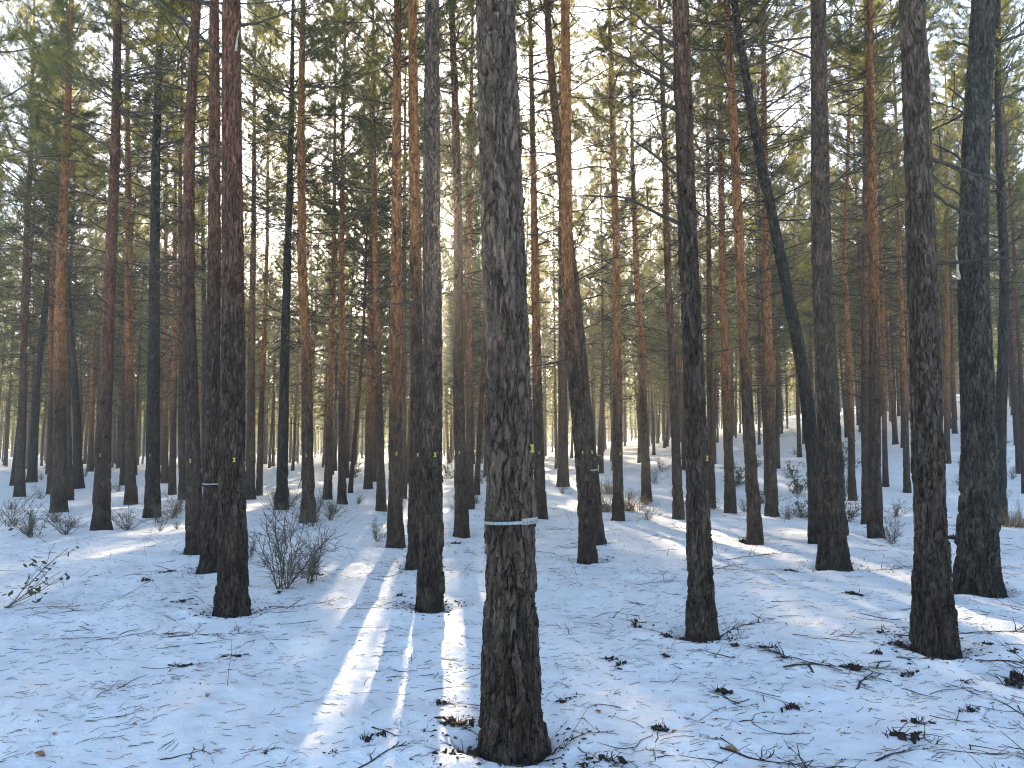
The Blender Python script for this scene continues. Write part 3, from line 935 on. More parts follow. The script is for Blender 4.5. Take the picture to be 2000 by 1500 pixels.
while len(fill) < 238 and tries < 60000:
    tries += 1
    d = 19 + (72 - 19) * rngf.random() ** 0.62
    a = math.radians(rngf.uniform(-38.5, 38.5))
    x, y = d * math.sin(a), d * math.cos(a)
    lim = 2.1
    P = np.array(pts)
    if (np.hypot(P[:, 0] - x, P[:, 1] - y) < lim).any():
        continue
    u = 1000 + F * x / y
    if d < 26 and rngf.random() < 0.75:
        continue
    if u > 1500 and rngf.random() < 0.10:
        continue
    # no stem inside a light gap
    zs = np.linspace(0.1, 17, 40)
    if not ray_clear(np.stack([x + 0 * zs, y + 0 * zs, zs], -1), 0.12).all():
        continue
    off = x * math.cos(SUN_AZ) - y * math.sin(SUN_AZ)
    if -1.9 < off < 1.3 and 16 < d < 58:
        continue
    pts.append((x, y)); fill.append((x, y, d, u))
for i, (x, y, d, u) in enumerate(fill):
    rng = np.random.default_rng(5000 + i)
    lean = rng.normal(0, 0.018)
    H = rng.uniform(14.0, 18.0); cb = H * rng.uniform(0.36, 0.54)
    if rng.random() < 0.16:
        H *= 0.72; cb = H * rng.uniform(0.28, 0.45)
    kind = rng.choice(['orange', 'red', 'brown', 'dark'], p=[0.5, 0.18, 0.24, 0.08])
    r = rng.uniform(0.062, 0.108)
    b = rng.normal(0, 0.12)
    ctrl = [(0, 0), (lean * H * 0.3 + b, H * 0.3), (lean * H * 0.7 + b * 0.6, H * 0.7), (lean * H, H)]
    rec = pine((x, y), ctrl, r, kind, 3000 + i * 5 + i // 7, H=H, cb=cb, zshift=rng.uniform(-1.8, 0.3),
               gain=rng.uniform(0.8, 1.1), crown_scale=rng.uniform(0.85, 1.2))
    rec['fill'] = True; rec['u'] = u; rec['kind'] = kind; rec['D'] = d

# labels of the background pines: side of, and count from, the nearest traced pine
mains = [(1000 + F * r['x'] / r['y'], s) for s, r in REC.items()]
mains.sort()
ordn = ['first', 'second', 'third', 'fourth', 'fifth', 'sixth', 'seventh', 'eighth', 'ninth', 'tenth', 'eleventh', 'twelfth', 'thirteenth', 'fourteenth', 'fifteenth', 'sixteenth', 'seventeenth', 'eighteenth', 'nineteenth', 'twentieth', 'twenty-first', 'twenty-second', 'twenty-third', 'twenty-fourth', 'twenty-fifth', 'twenty-sixth']
buckets = {}
for r in TREES:
    if 'fill' in r:
        mu, s = min(mains, key=lambda m: abs(m[0] - r['u']))
        side = 'right' if r['u'] >= mu else 'left'
        buckets.setdefault((s, side), []).append((abs(r['u'] - mu), r))
CN = {'orange': 'orange', 'red': 'reddish', 'brown': 'brown', 'dark': 'dark'}
for (s, side), lst in buckets.items():
    lst.sort(key=lambda q: q[0])
    for k, (_, r) in enumerate(lst):
        o = ordn[min(k, len(ordn) - 1)]
        lab = f"{CN[r['kind']]} background pine, {o} seen {side} of the {s}"
        tag(r['root'], lab, 'tree', 'pines in the background')


# ---- the far wood that reads as one mass
def far_wood():
    rng = np.random.default_rng(77)
    n = 2200
    d = np.concatenate([56 + 130 * rng.random(1800) ** 0.85, rng.uniform(185, 222, 400)])
    a = np.radians(rng.uniform(-43, 43, n))
    x = d * np.sin(a); y = d * np.cos(a)
    z = ground_low(x, y) - 0.1
    H = rng.uniform(12, 17.5, n)
    H = np.where((d > 120) & (d < 185) & (rng.random(n) < 0.4), H * 0.55, H)
    cbs = H * np.where(d > 90, rng.uniform(0.04, 0.32, n), rng.uniform(0.18, 0.42, n))
    cbs = np.where(d > 185, 0.0, cbs)
    K = 4
    tt = np.linspace(0, 1, K)
    P = np.stack([x[:, None] + (rng.normal(0, 0.02, n) * H)[:, None] * tt, y[:, None] + 0 * tt[None], z[:, None] + H[:, None] * tt], -1)
    R = rng.uniform(0.07, 0.12, n)[:, None] * np.linspace(1, 0.15, K)[None]
    V1, Q1 = tubes(P, R, 4)
    nb = 150
    ti = np.repeat(np.arange(n), nb)
    f = rng.beta(1.2, 1.6, len(ti))
    rad = np.interp(f, [0, 0.2, 1], [1.5, 2.2, 0.25]) * np.sqrt(rng.random(len(ti)))
    k = (f * 14).astype(int)
    az = (np.sin(ti * 12.9 + k * 78.2) * 43758.5) % 6.283 + rng.choice([0, 2.1, 4.2], len(ti)) + rng.normal(0, 0.35, len(ti))
    C = np.stack([x[ti] + rad * np.cos(az), y[ti] + rad * np.sin(az), z[ti] + cbs[ti] + f * (H - cbs)[ti] + 0.15 * rad], -1)
    D = unit(rng.normal(0, 1, C.shape)); S = unit(np.cross(D, rng.normal(0, 1, C.shape)))
    ln = rng.uniform(0.3, 0.75, len(ti))[:, None] * np.where(d[ti] > 185, 2.2, 1.0)[:, None]; wd = 0.12 * np.where(d[ti] > 185, 2.6, 1.0)[:, None]
    Vb = np.stack([C - S * wd, C + S * wd, C + D * ln], 1).reshape(-1, 3)
    Tb = np.arange(len(Vb)).reshape(-1, 3)
    ok = ray_clear(C)
    Tb = Tb[ok]
    V, Tt, Q, mi = join([(V1, None, Q1, 0), (Vb, Tb, None, 1)])
    me = make_mesh('far_wood', V, Tt, Q, False, None, [M_LIMB, M_NEEDLE], mi)
    tag(add_obj('far_wood', me), 'dense pine wood closing the view far behind the stand', 'wood', kind='stuff')


far_wood()


# ------------------------------------------------------------------ paint marks and bands
def surf(rec, theta, z, off):
    cx = np.interp(z, rec['zs'], rec['cx']); cy = np.interp(z, rec['zs'], rec['cy'])
    r = np.interp(z, rec['zs'], rec['rs']) + off
    return np.stack([cx + r * np.cos(theta), cy + r * np.sin(theta), z], -1)


def paint_mark(rec, px, py, w=0.034, h=0.050):
    X, Z = pix_at_depth(px, py, rec['y'])
    z = Z - rec['z0']
    cx = float(np.interp(z, rec['zs'], rec['cx'])); r = float(np.interp(z, rec['zs'], rec['rs']))
    s = np.clip((X - rec['x'] - cx) / r, -0.93, 0.93)
    th0 = -math.pi / 2 + math.asin(s) + math.atan2(rec['x'], rec['y']) * 0.0
    view = max(math.cos(math.asin(s)), 0.45)
    ws = w / view * 0.9
    # outline of the I: bars at top and bottom, flared stem
    zs = np.array([-0.5, -0.36, -0.24, -0.1, 0.1, 0.24, 0.36, 0.5]) * h
    hw = np.array([0.5, 0.46, 0.26, 0.2, 0.2, 0.26, 0.46, 0.5]) * ws
    V = []
    for off in (0.006, 0.0085):
        for zz, ww in zip(zs, hw):
            for q in (-1, -0.33, 0.33, 1):
                V.append(surf(rec, th0 + q * ww / r, np.array(z + zz), off))
    V = np.array(V).reshape(-1, 3)
    n = len(zs); idx = np.arange(2 * n * 4).reshape(2, n, 4)
    Q = []
    for lay in (0, 1):
        for a in range(n - 1):
            for b in range(3):
                Q.append([idx[lay, a, b], idx[lay, a, b + 1], idx[lay, a + 1, b + 1], idx[lay, a + 1, b]])
    for a in range(n - 1):
        for b in (0, 3):
            Q.append([idx[0, a, b], idx[1, a, b], idx[1, a + 1, b], idx[0, a + 1, b]])
    for a in (0, n - 1):
        for b in range(3):
            Q.append([idx[0, a, b], idx[0, a, b + 1], idx[1, a, b + 1], idx[1, a, b]])
    me = make_mesh('paint_mark', V, None, np.array(Q), False, None, [M_YELLOW])
    o = add_obj('paint_mark', me, rec['root'])
    o['label'] = 'yellow I-shaped paint mark'


for s, r in REC.items():
    if r['t']['mark']:
        k = 1.0 if r['D'] < 12 else 1.25
        paint_mark(r, *r['t']['mark'], 0.029 * k, 0.042 * k)


def ring(rec, zc, hgt, off, th0, th1, tilt=0.0, n=60, thick=0.0025):
    th = np.linspace(th0, th1, n)
    V = []
    for o_, s in ((off, -1), (off + thick, -1), (off + thick, 1), (off, 1)):
        V.append(np.array([surf(rec, t_, np.array(zc + s * hgt / 2 + tilt * math.cos(t_)), o_) for t_ in th]))
    V = np.concatenate(V).reshape(-1, 3)
    idx = np.arange(4 * n).reshape(4, n)
    Q = []
    for a in range(4):
        b = (a + 1) % 4
        Q += [[idx[a, k], idx[a, k + 1], idx[b, k + 1], idx[b, k]] for k in range(n - 1)]
    Q += [[idx[0, 0], idx[1, 0], idx[2, 0], idx[3, 0]], [idx[3, -1], idx[2, -1], idx[1, -1], idx[0, -1]]]
    return V, np.array(Q)


def measuring_band(rec, py, hgt, label, plate=True, tilt=0.0):
    _, Z = pix_at_depth(1000, py, rec['y'])
    zc = Z - rec['z0']
    root = bpy.data.objects.new('measuring_band', None)
    root.location = rec['root'].location; root.empty_display_size = 0.1
    link(root)
    tag(root, label, 'measuring band', 'bands round the pines')
    V, Q = ring(rec, zc, hgt, 0.011, -math.pi / 2 - math.pi, -math.pi / 2 + math.pi, tilt, 120)
    add_obj('strap', make_mesh('strap', V, None, Q, False, None, [M_BAND]), root)
    if plate:
        V, Q = ring(rec, zc + 0.003, hgt * 1.9, 0.0145, -math.pi / 2 + 0.42, -math.pi / 2 + 1.45, tilt, 30, 0.003)
        p = add_obj('scale_plate', make_mesh('scale_plate', V, None, Q, False, None, [M_BAND]), root)
        for k in range(6):
            t0 = -math.pi / 2 + 0.47 + k * 0.17
            V, Q = ring(rec, zc + 0.003, hgt * 1.3, 0.0178, t0, t0 + 0.012, tilt, 3, 0.0006)
            add_obj('scale_line', make_mesh('scale_line', V, None, Q, False, None, [M_TICK]), p)
        V, Q = ring(rec, zc + 0.001, hgt * 0.1, 0.0178, -math.pi / 2 + 0.47, -math.pi / 2 + 1.40, tilt, 20, 0.0006)
        add_obj('scale_line', make_mesh('scale_line', V, None, Q, False, None, [M_TICK]), p)
        for k in range(9):
            t0 = -math.pi / 2 - 1.25 + k * 0.19
            V, Q = ring(rec, zc, hgt * 1.02, 0.0137, t0, t0 + 0.010, tilt, 3, 0.0006)
            add_obj('strap_line', make_mesh('strap_line', V, None, Q, False, None, [M_TICK]), root)


measuring_band(REC['banded nearest pine'], 1017, 0.0165, 'white measuring band with scale plate round the nearest thick pine', tilt=0.006)
measuring_band(REC['half hidden mossy pine'], 945, 0.016, 'pale narrow band round the half hidden mossy pine at left', False)
measuring_band(REC['leaning pale-banded pine'], 918, 0.02, 'pale narrow band round the leaning pine behind the curved one', False, 0.01)

# particular branches and scars that the photograph shows on the near pines
rb_ = np.random.default_rng(9)


def branch_at(short, py, side, ln, up, r0=0.016, twigs=3, mat=None, name='dead_branch', depth=0.0, lift=0.0):
    rec = REC[short]
    px = rec['t']['pts'][0][0]
    _, Z = pix_at_depth(px, py, rec['y'])
    z = Z - rec['z0']
    p = (float(np.interp(z, rec['zs'], rec['cx'])), float(np.interp(z, rec['zs'], rec['cy'])), z)
    az = (0 if side > 0 else math.pi) + depth
    return add_branch(rec['root'], rb_, p, az, math.radians(up), ln, float(np.interp(z, rec['zs'], rec['rs'])), r0, twigs, mat, name, lift)


B = 'big warm brown pine'
branch_at(B, 95, -1, 0.62, 38, 0.02, 1); branch_at(B, 185, -1, 0.7, 28, 0.018, 2); branch_at(B, 165, -1, 0.45, 50, 0.016, 0)
branch_at(B, 355, -1, 0.65, 42, 0.017, 2); branch_at(B, 445, -1, 0.95, 28, 0.018, 3, lift=-0.2); branch_at(B, 75, 1, 0.16, 60, 0.013, 0)
branch_at(B, 285, 1, 0.3, 45, 0.012, 0); branch_at(B, 660, 1, 0.3, 40, 0.011, 0)
B = 'rough blackish right pine'
branch_at(B, 100, -1, 0.25, 20, 0.02, 0); branch_at(B, 100, 1, 0.8, 22, 0.022, 3); branch_at(B, 115, 1, 0.6, 38, 0.018, 2)
branch_at(B, 215, -1, 0.3, 40, 0.018, 0); branch_at(B, 205, 1, 0.7, 24, 0.02, 3); branch_at(B, 330, -1, 0.6, 34, 0.018, 2)
branch_at(B, 350, -1, 0.4, 36, 0.016, 1); branch_at(B, 405, -1, 0.62, 40, 0.017, 1); branch_at(B, 590, 1, 0.2, 25, 0.016, 0)
br = branch_at(B, 545, -1, 0.25, 88, 0.02, 0, M_PALE, 'broken_stub'); br.location.x = -0.16; br['label'] = 'pale splintered broken branch stub'
B = 'stout reddish left pine'
branch_at(B, 35, -1, 0.7, 30, 0.018, 3); branch_at(B, 130, -1, 0.9, 32, 0.02, 3, lift=0.15); branch_at(B, 200, -1, 0.75, 42, 0.018, 3)
branch_at(B, 320, -1, 0.5, 25, 0.013, 2); branch_at(B, 60, 1, 0.8, 20, 0.016, 4)
br = branch_at(B, 110, 1, 0.16, 86, 0.016, 0, M_PALE, 'broken_stub'); br.location.x = 0.065; br.location.y = -0.06; br['label'] = 'pale torn wood at a broken branch'
B = 'thick grey right pine'
branch_at(B, 300, 1, 0.55, -24, 0.018, 1); branch_at(B, 360, 1, 0.55, -28, 0.016, 1)
B = 'straight grey spreading-root pine'
branch_at(B, 60, 1, 1.0, 48, 0.016, 4); branch_at(B, 130, 1, 0.9, 46, 0.015, 3); branch_at(B, 120, -1, 1.3, 20, 0.016, 5); branch_at(B, 70, -1, 1.2, -8, 0.014, 5)


# ------------------------------------------------------------------ shrubs
def shrub_arrays(seed, h, spread, nstem, leaf=0, leaf_size=0.02, tw=10, sub=4, rad=0.004):
    rng = np.random.default_rng(seed)
    az = rng.uniform(0, 6.28, nstem); tilt = np.abs(rng.normal(0, 1, nstem)) * spread
    d = unit(np.stack([np.cos(az) * np.sin(tilt), np.sin(az) * np.sin(tilt), np.cos(tilt)], -1))
    ln = h * rng.uniform(0.6, 1.15, nstem)
    base = np.stack([rng.normal(0, 0.05 * h, nstem), rng.normal(0, 0.05 * h, nstem), np.full(nstem, -0.02)], -1)
    K = 7
    P = arcs(rng, base, d, ln, K, rng.normal(0.05, 0.1, nstem), 0.13)
    V1, Q1 = tubes(P, np.linspace(rad, rad * 0.35, K)[None] + 0 * ln[:, None], 4)
    li = np.repeat(np.arange(nstem), tw)
    i0 = rng.integers(1, K - 1, len(li))
    ld = unit(P[li, i0 + 1] - P[li, i0])
    td = unit(ld * 0.8 + rng.normal(0, 0.5, ld.shape) + np.array([0, 0, 0.2]))
    tl = ln[li] * rng.uniform(0.15, 0.4, len(li))
    P2 = arcs(rng, P[li, i0], td, tl, 4, rng.normal(0.1, 0.1, len(li)), 0.16)
    V2, Q2 = tubes(P2, np.linspace(rad * 0.5, rad * 0.25, 4)[None] + 0 * tl[:, None], 3)
    parts = [(V1, None, Q1, 0), (V2, None, Q2, 0)]
    tips = P2
    if sub:
        wi = np.repeat(np.arange(len(li)), sub)
        j0 = rng.integers(1, 3, len(wi))
        ld = unit(P2[wi, j0 + 1] - P2[wi, j0])
        td = unit(ld * 0.8 + rng.normal(0, 0.5, ld.shape))
        tl3 = tl[wi] * rng.uniform(0.25, 0.6, len(wi))
        P3 = arcs(rng, P2[wi, j0], td, tl3, 3, 0 * tl3, 0.12)
        V3, Q3 = tubes(P3, np.linspace(rad * 0.28, rad * 0.2, 3)[None] + 0 * tl3[:, None], 3)
        parts.append((V3, None, Q3, 0)); tips = P3
    if leaf:
        flat = tips.reshape(-1, 3)
        C = flat[rng.integers(0, len(flat), leaf)] + rng.normal(0, 0.01, (leaf, 3))
        D = unit(rng.normal(0, 1, C.shape) + np.array([0, 0, 0.4])); S = unit(np.cross(D, rng.normal(0, 1, C.shape)))
        l_ = (leaf_size * rng.uniform(0.7, 1.4, leaf))[:, None]
        Vl = np.stack([C, C + D * l_ * 0.5 + S * l_ * 0.22, C + D * l_, C + D * l_ * 0.5 - S * l_ * 0.22], 1).reshape(-1, 3)
        Ql = np.arange(len(Vl)).reshape(-1, 4)
        parts.append((Vl, None, Ql, 1))
    return join(parts)


def shrub_me(name, arr, m0, m1):
    V, Tt, Q, mi = arr
    return make_mesh(name, V, Tt, Q, False, None, [m0, m1], mi)


SH_BARE = [shrub_me('leafless_shrub', shrub_arrays(30 + i, 0.62, 0.62, 13, 0, 0, 10, 5, 0.0045), M_SHRUB, M_SHRUBLEAF) for i in range(2)]
SH_HEATH = [shrub_me('heath_shrub', shrub_arrays(40 + i, 0.42, 0.75, 13, 170, 0.018, 9, 3, 0.0038), M_SHRUB, M_SHRUBLEAF) for i in range(3)]
SH_GREEN = [shrub_me('evergreen_shrub', shrub_arrays(50 + i, 0.7, 0.75, 14, 1100, 0.04, 8, 2, 0.006), M_SHRUB, M_SHRUBLEAF) for i in range(2)]
SH_LEAFY = shrub_me('leafy_sapling', shrub_arrays(63, 0.75, 0.75, 6, 120, 0.05, 6, 1, 0.0055), M_SHRUB, M_SHRUBLEAF)


def grass_me(seed, h, n):
    rng = np.random.default_rng(seed)
    az = rng.uniform(0, 6.28, n); tilt = np.abs(rng.normal(0, 0.45, n))
    d = np.stack([np.cos(az) * np.sin(tilt), np.sin(az) * np.sin(tilt), np.cos(tilt)], -1)
    b = np.stack([rng.normal(0, 0.08, n), rng.normal(0, 0.08, n), np.full(n, -0.02)], -1)
    P = arcs(rng, b, d, h * rng.uniform(0.5, 1.2, n), 5, rng.normal(-0.25, 0.15, n), 0.06)
    V, Q = tubes(P, np.linspace(0.0035, 0.0012, 5)[None] + np.zeros((n, 1)), 3)
    return make_mesh('dry_grass_tuft', V, None, Q, False, None, [M_BROOM])


GRASS = [grass_me(70 + i, 0.55, 150) for i in range(2)]
plants = [
    ('leafless_shrub', SH_BARE[0], (550, 1150), 1.6, 'wide leafless shrub of fine twigs right of the stout reddish left pine', 'shrub'),
    ('leafless_shrub', SH_BARE[1], (612, 1135), 0.95, 'small leafless shrub beside the wide leafless one', 'shrub'),
    ('leafless_shrub', SH_BARE[1], (490, 1090), 0.55, 'sparse leafless shrub behind the stout reddish left pine', 'shrub'),
    ('heath_shrub', SH_HEATH[0], (62, 1048), 1.6, 'dark heath shrub left of the purplish red pine, near the left edge', 'shrub'),
    ('heath_shrub', SH_HEATH[1], (20, 1030), 1.4, 'dark heath shrub cut by the left edge', 'shrub'),
    ('heath_shrub', SH_HEATH[2], (130, 1045), 1.1, 'thin heath shrub just left of the foot of the purplish red pine', 'shrub'),
    ('heath_shrub', SH_HEATH[1], (312, 1038), 0.55, 'low heath shrub at the foot of the blackish lichen-flecked pine', 'shrub'),
    ('heath_shrub', SH_HEATH[2], (345, 1034), 0.45, 'small heath shrub left of the bowed red-brown pine', 'shrub'),
    ('leafy_sapling', SH_LEAFY, (-20, 1190), 1.15, 'young sapling with a few leaves reaching in at the left edge', 'sapling'),
    ('leafless_shrub', SH_BARE[0], (566, 990), 0.9, 'leafless shrub right of the dark grey bending pine', 'shrub'),
    ('leafless_shrub', SH_BARE[1], (536, 985), 0.8, 'leafless shrub left of the dark grey bending pine', 'shrub'),
    ('heath_shrub', SH_HEATH[0], (700, 985), 0.8, 'heath shrub left of the thin tall pine', 'shrub'),
    ('heath_shrub', SH_HEATH[2], (655, 1000), 0.5, 'low heath shrub between the slim orange pines', 'shrub'),
    ('evergreen_shrub', SH_GREEN[0], (690, 935), 1.3, 'dark green bush far behind the slim orange pines', 'bush'),
    ('evergreen_shrub', SH_GREEN[1], (870, 935), 1.2, 'dark bush seen between the grey pine and the brown pine by the sun', 'bush'),
    ('evergreen_shrub', SH_GREEN[0], (935, 945), 1.0, 'dark bush just left of the banded nearest pine', 'bush'),
    ('heath_shrub', SH_HEATH[0], (930, 985), 1.0, 'brownish heath shrub low beside the banded nearest pine', 'shrub'),
    ('dry_grass_tuft', GRASS[0], (1180, 1000), 1.3, 'tan dry grass tuft between the curved pine and the slim bright orange pine', 'grass tuft'),
    ('dry_grass_tuft', GRASS[1], (1228, 998), 1.15, 'tan dry grass tuft just right of the slim bright orange pine', 'grass tuft'),
    ('dry_grass_tuft', GRASS[0], (1190, 965), 1.2, 'far tan dry grass tuft behind the slim bright orange pine', 'grass tuft'),
    ('dry_grass_tuft', GRASS[1], (1262, 985), 0.6, 'short dry grass at the foot of the slender left-leaning orange pine', 'grass tuft'),
    ('heath_shrub', SH_HEATH[1], (1100, 965), 0.9, 'heath shrub at the foot of the straight dull brown background pine', 'shrub'),
    ('evergreen_shrub', SH_GREEN[1], (1570, 1012), 0.75, 'bush left of the strongly leaning black pine foot', 'bush'),
    ('evergreen_shrub', SH_GREEN[0], (1560, 965), 1.3, 'dark green bush behind and left of the strongly leaning black pine', 'bush'),
    ('evergreen_shrub', SH_GREEN[0], (1660, 1018), 0.7, 'bush right of the straight grey spreading-root pine', 'bush'),
    ('heath_shrub', SH_HEATH[0], (1540, 1015), 0.8, 'heath shrub between the pale orange pine and the leaning black pine', 'shrub'),
    ('heath_shrub', SH_HEATH[2], (1750, 1010), 1.1, 'snow-dusted heath shrub left of the thick grey right pine', 'shrub'),
    ('leafless_shrub', SH_BARE[0], (1745, 1062), 0.8, 'leafless shrub low between the reddish twin pine and the thick grey pine', 'shrub'),
    ('heath_shrub', SH_HEATH[1], (1455, 1000), 0.8, 'heath shrub behind the dark-footed orange pine', 'shrub'),
    ('evergreen_shrub', SH_GREEN[1], (1440, 950), 1.2, 'far bush right of the vivid orange mossy-footed pine', 'bush'),
    ('dry_grass_tuft', GRASS[0], (1985, 1030), 1.0, 'dry grass tuft right of the dark bowed right pine', 'grass tuft'),
    ('heath_shrub', SH_HEATH[0], (1880, 945), 0.9, 'small shrub on the slope between the two big right pines', 'shrub'),
    ('evergreen_shrub', SH_GREEN[0], (1650, 915), 1.4, 'bush on the far slope right of the straight grey pine', 'bush'),
    ('heath_shrub', SH_HEATH[2], (232, 960), 0.9, 'heath shrub between the purplish red pine and the slender orange pine', 'shrub'),
    ('heath_shrub', SH_HEATH[1], (80, 975), 0.9, 'heath shrub among the thin pines at far left', 'shrub'),
    ('leafless_shrub', SH_BARE[1], (735, 1060), 0.6, 'thin leafless shrub left of the straight rust-coloured pine', 'shrub'),
]
for nm, me, (px, py), sc, lab, cat in plants:
    x, y = ground_hit(px, py)
    rz = (px * 0.37) % 6.28
    o = add_obj(nm, me, None, (x, y, gz(x, y) - 0.01), (0, 0, rz), (sc * 1.2, sc * 1.2, sc))
    tag(o, lab, cat, 'undergrowth in the snow')


# smaller bushes dotted over the middle distance
rngp = np.random.default_rng(88)
near_by = {}
cnt = 0
while cnt < 64:
    px = rngp.uniform(0, 2000); py = 905 + 130 * rngp.random() ** 1.3 - (40 if px > 1500 else 0)
    if 700 < px < 1120 and rngp.random() < 0.5:
        continue
    x, y = ground_hit(px, py)
    if math.hypot(x, y) > 62 or min(math.hypot(r['x'] - x, r['y'] - y) for r in TREES) < 0.35:
        continue
    mu, s_ = min(mains, key=lambda m: abs(m[0] - px))
    side = 'right' if px >= mu else 'left'
    k = near_by.get((s_, side), 0); near_by[(s_, side)] = k + 1
    kind = rngp.integers(0, 4)
    if kind == 2 and px < 1350: kind = 1
    nm, me, adj = [('heath_shrub', SH_HEATH[int(rngp.integers(0, 3))], 'heath shrub'), ('leafless_shrub', SH_BARE[int(rngp.integers(0, 2))], 'leafless shrub'),
                   ('evergreen_shrub', SH_GREEN[int(rngp.integers(0, 2))], 'leafy bush'), ('heath_shrub', SH_HEATH[int(rngp.integers(0, 3))], 'heath shrub')][kind]
    sc = rngp.uniform(0.7, 1.35)
    o = add_obj(nm, me, None, (x, y, gz(x, y) - 0.01), (0, 0, rngp.uniform(0, 6.28)), (sc * rngp.uniform(0.9, 1.4), sc, sc * rngp.uniform(0.7, 1.0)))
    lab = f'small {adj} a little {side} of the {s_}' if k == 0 else f'{ordn[k]} small {adj} {side} of the {s_}'
    tag(o, lab, 'shrub', 'undergrowth in the snow')
    cnt += 1


# ------------------------------------------------------------------ litter on the snow
def lying_branch(px, py, ln, ang, seed, r0=0.008, twigs=6, sub=0.45, squash=0.35, lift=0.0, name='fallen_branch', label=None, mat=None):
    rng = np.random.default_rng(seed)
    V, Tt, Q, mi = branch_arrays(rng, (-ln / 2, 0, 0), 0, 0, ln, r0, 0.0025, twigs, 9, lift, 0.14, sub)
    V[:, 2] *= squash * rng.uniform(0.5, 1.3)
    c, s = math.cos(ang), math.sin(ang)
    x, y = ground_hit(px, py)
    X = x + V[:, 0] * c - V[:, 1] * s; Y = y + V[:, 0] * s + V[:, 1] * c
    g = ground_fine(X, Y)
    V2 = np.stack([X - x, Y - y, g + np.maximum(V[:, 2], 0) + 0.25 * np.minimum(V[:, 2], 0) + r0 * 0.3], -1)
    me = make_mesh(name, V2, Tt, Q, True, None, [mat or M_LITTER], mi)
    o = add_obj(name, me, None, (x, y, 0))
    if label:
        tag(o, label, 'branch', 'fallen branches on the snow')
    return o


for i, (px, py, ln, ang, r0, tw, lab) in enumerate([
    (1622, 1305, 0.62, 0.12, 0.013, 10, 'long forked fallen branch left of the thick grey right pine, in front'),
    (1560, 1290, 0.6, 2.2, 0.006, 8, 'thin curling branch tangled with the long forked fallen branch'),
    (1440, 1225, 0.75, 0.7, 0.008, 8, 'bent branch leaning at the right foot of the big warm brown pine'),
    (1655, 1240, 0.75, -0.15, 0.007, 7, 'slim branch lying left of the thick grey right pine foot'),
    (1910, 1290, 0.95, -0.3, 0.007, 9, 'thin branch in front of the thick grey right pine foot'),
    (1955, 1235, 0.8, 0.2, 0.009, 9, 'arched branch on the snow right of the thick grey right pine'),
    (1530, 1485, 0.55, -0.5, 0.007, 10, 'twiggy branch at the bottom edge right of the nearest pine'),
    (1780, 1465, 0.5, 0.5, 0.006, 7, 'thin forked branch near the bottom right corner'),
    (1950, 1475, 0.6, -0.3, 0.006, 6, 'slim branch in the bottom right corner'),
    (1930, 1370, 0.6, 1.9, 0.005, 5, 'thin twig rising at the right edge below the blackish pine'),
    (1690, 1330, 0.4, 0.9, 0.006, 6, 'short twiggy branch below the long forked fallen branch'),
    (255, 1243, 0.5, 0.05, 0.007, 8, 'forked twiggy branch on open snow at left'),
    (405, 1240, 0.55, 0.2, 0.007, 10, 'bushy twig lying just left below the stout reddish left pine'),
    (135, 1247, 0.5, 0.15, 0.006, 4, 'straight thin branch left of the forked twiggy branch'),
    (335, 1303, 0.4, -0.1, 0.005, 4, 'short curved twig ending at a cone on the left snow'),
    (90, 1190, 0.55, 0.0, 0.004, 4, 'thin twig lying below the leafy sapling at left'),
    (215, 1400, 0.22, 0.2, 0.004, 2, 'small straight twig on the lower left snow'),
    (360, 1475, 0.2, 0.5, 0.004, 2, 'small twig by the bottom edge at left'),
    (565, 1185, 0.6, 0.3, 0.005, 8, 'thin twiggy branch in front of the wide leafless shrub'),
    (780, 1120, 0.7, 0.2, 0.005, 9, 'fine twiggy branch left of the overlapped orange topped pine'),
    (760, 1185, 0.6, 0.3, 0.007, 6, 'dark branch at the left foot of the grey pine beside the sun'),
    (930, 1080, 0.35, 0.0, 0.008, 1, 'short dark stick left of the banded nearest pine'),
    (1235, 1200, 0.35, -0.6, 0.005, 4, 'small forked twig between the nearest pine and the big brown pine'),
    (1400, 1115, 0.8, -0.2, 0.007, 8, 'twiggy branch lying right of the big warm brown pine, far side'),
    (1480, 1085, 0.9, 0.2, 0.007, 9, 'brushy branch at the foot of the dark-footed orange pine'),
    (1690, 1062, 1.0, -0.3, 0.016, 2, 'thick bare stick right of the straight grey spreading-root pine'),
    (1740, 1112, 0.8, 0.1, 0.007, 9, 'brushwood left of the thick grey right pine, mid distance'),
    (1150, 1440, 0.24, 0.6, 0.005, 4, 'forked twig right of the foot of the nearest pine'),
    (740, 1480, 0.3, 0.8, 0.006, 2, 'dark twig at the bottom edge left of the sun streak'),
    (755, 1435, 0.22, -0.7, 0.005, 1, 'short dark stick left of the sun streak'),
    (880, 1285, 0.14, -0.4, 0.005, 2, 'small stick lying across the sun streak'),
    (1950, 1110, 0.8, 0.2, 0.006, 7, 'thin twiggy branch right of the rough blackish right pine'),
    (1310, 1010, 1.2, 0.05, 0.008, 7, 'low brushwood left of the grey-brown neighbour pine'),
    (1270, 1140, 0.5, 0.3, 0.004, 6, 'fine twigs on the snow between the curved pine and big brown pine'),
]):
    lying_branch(px, py, ln * 1.1, ang, 900 + i, r0 * 1.3, int(tw * 1.5) + 1, label=lab)


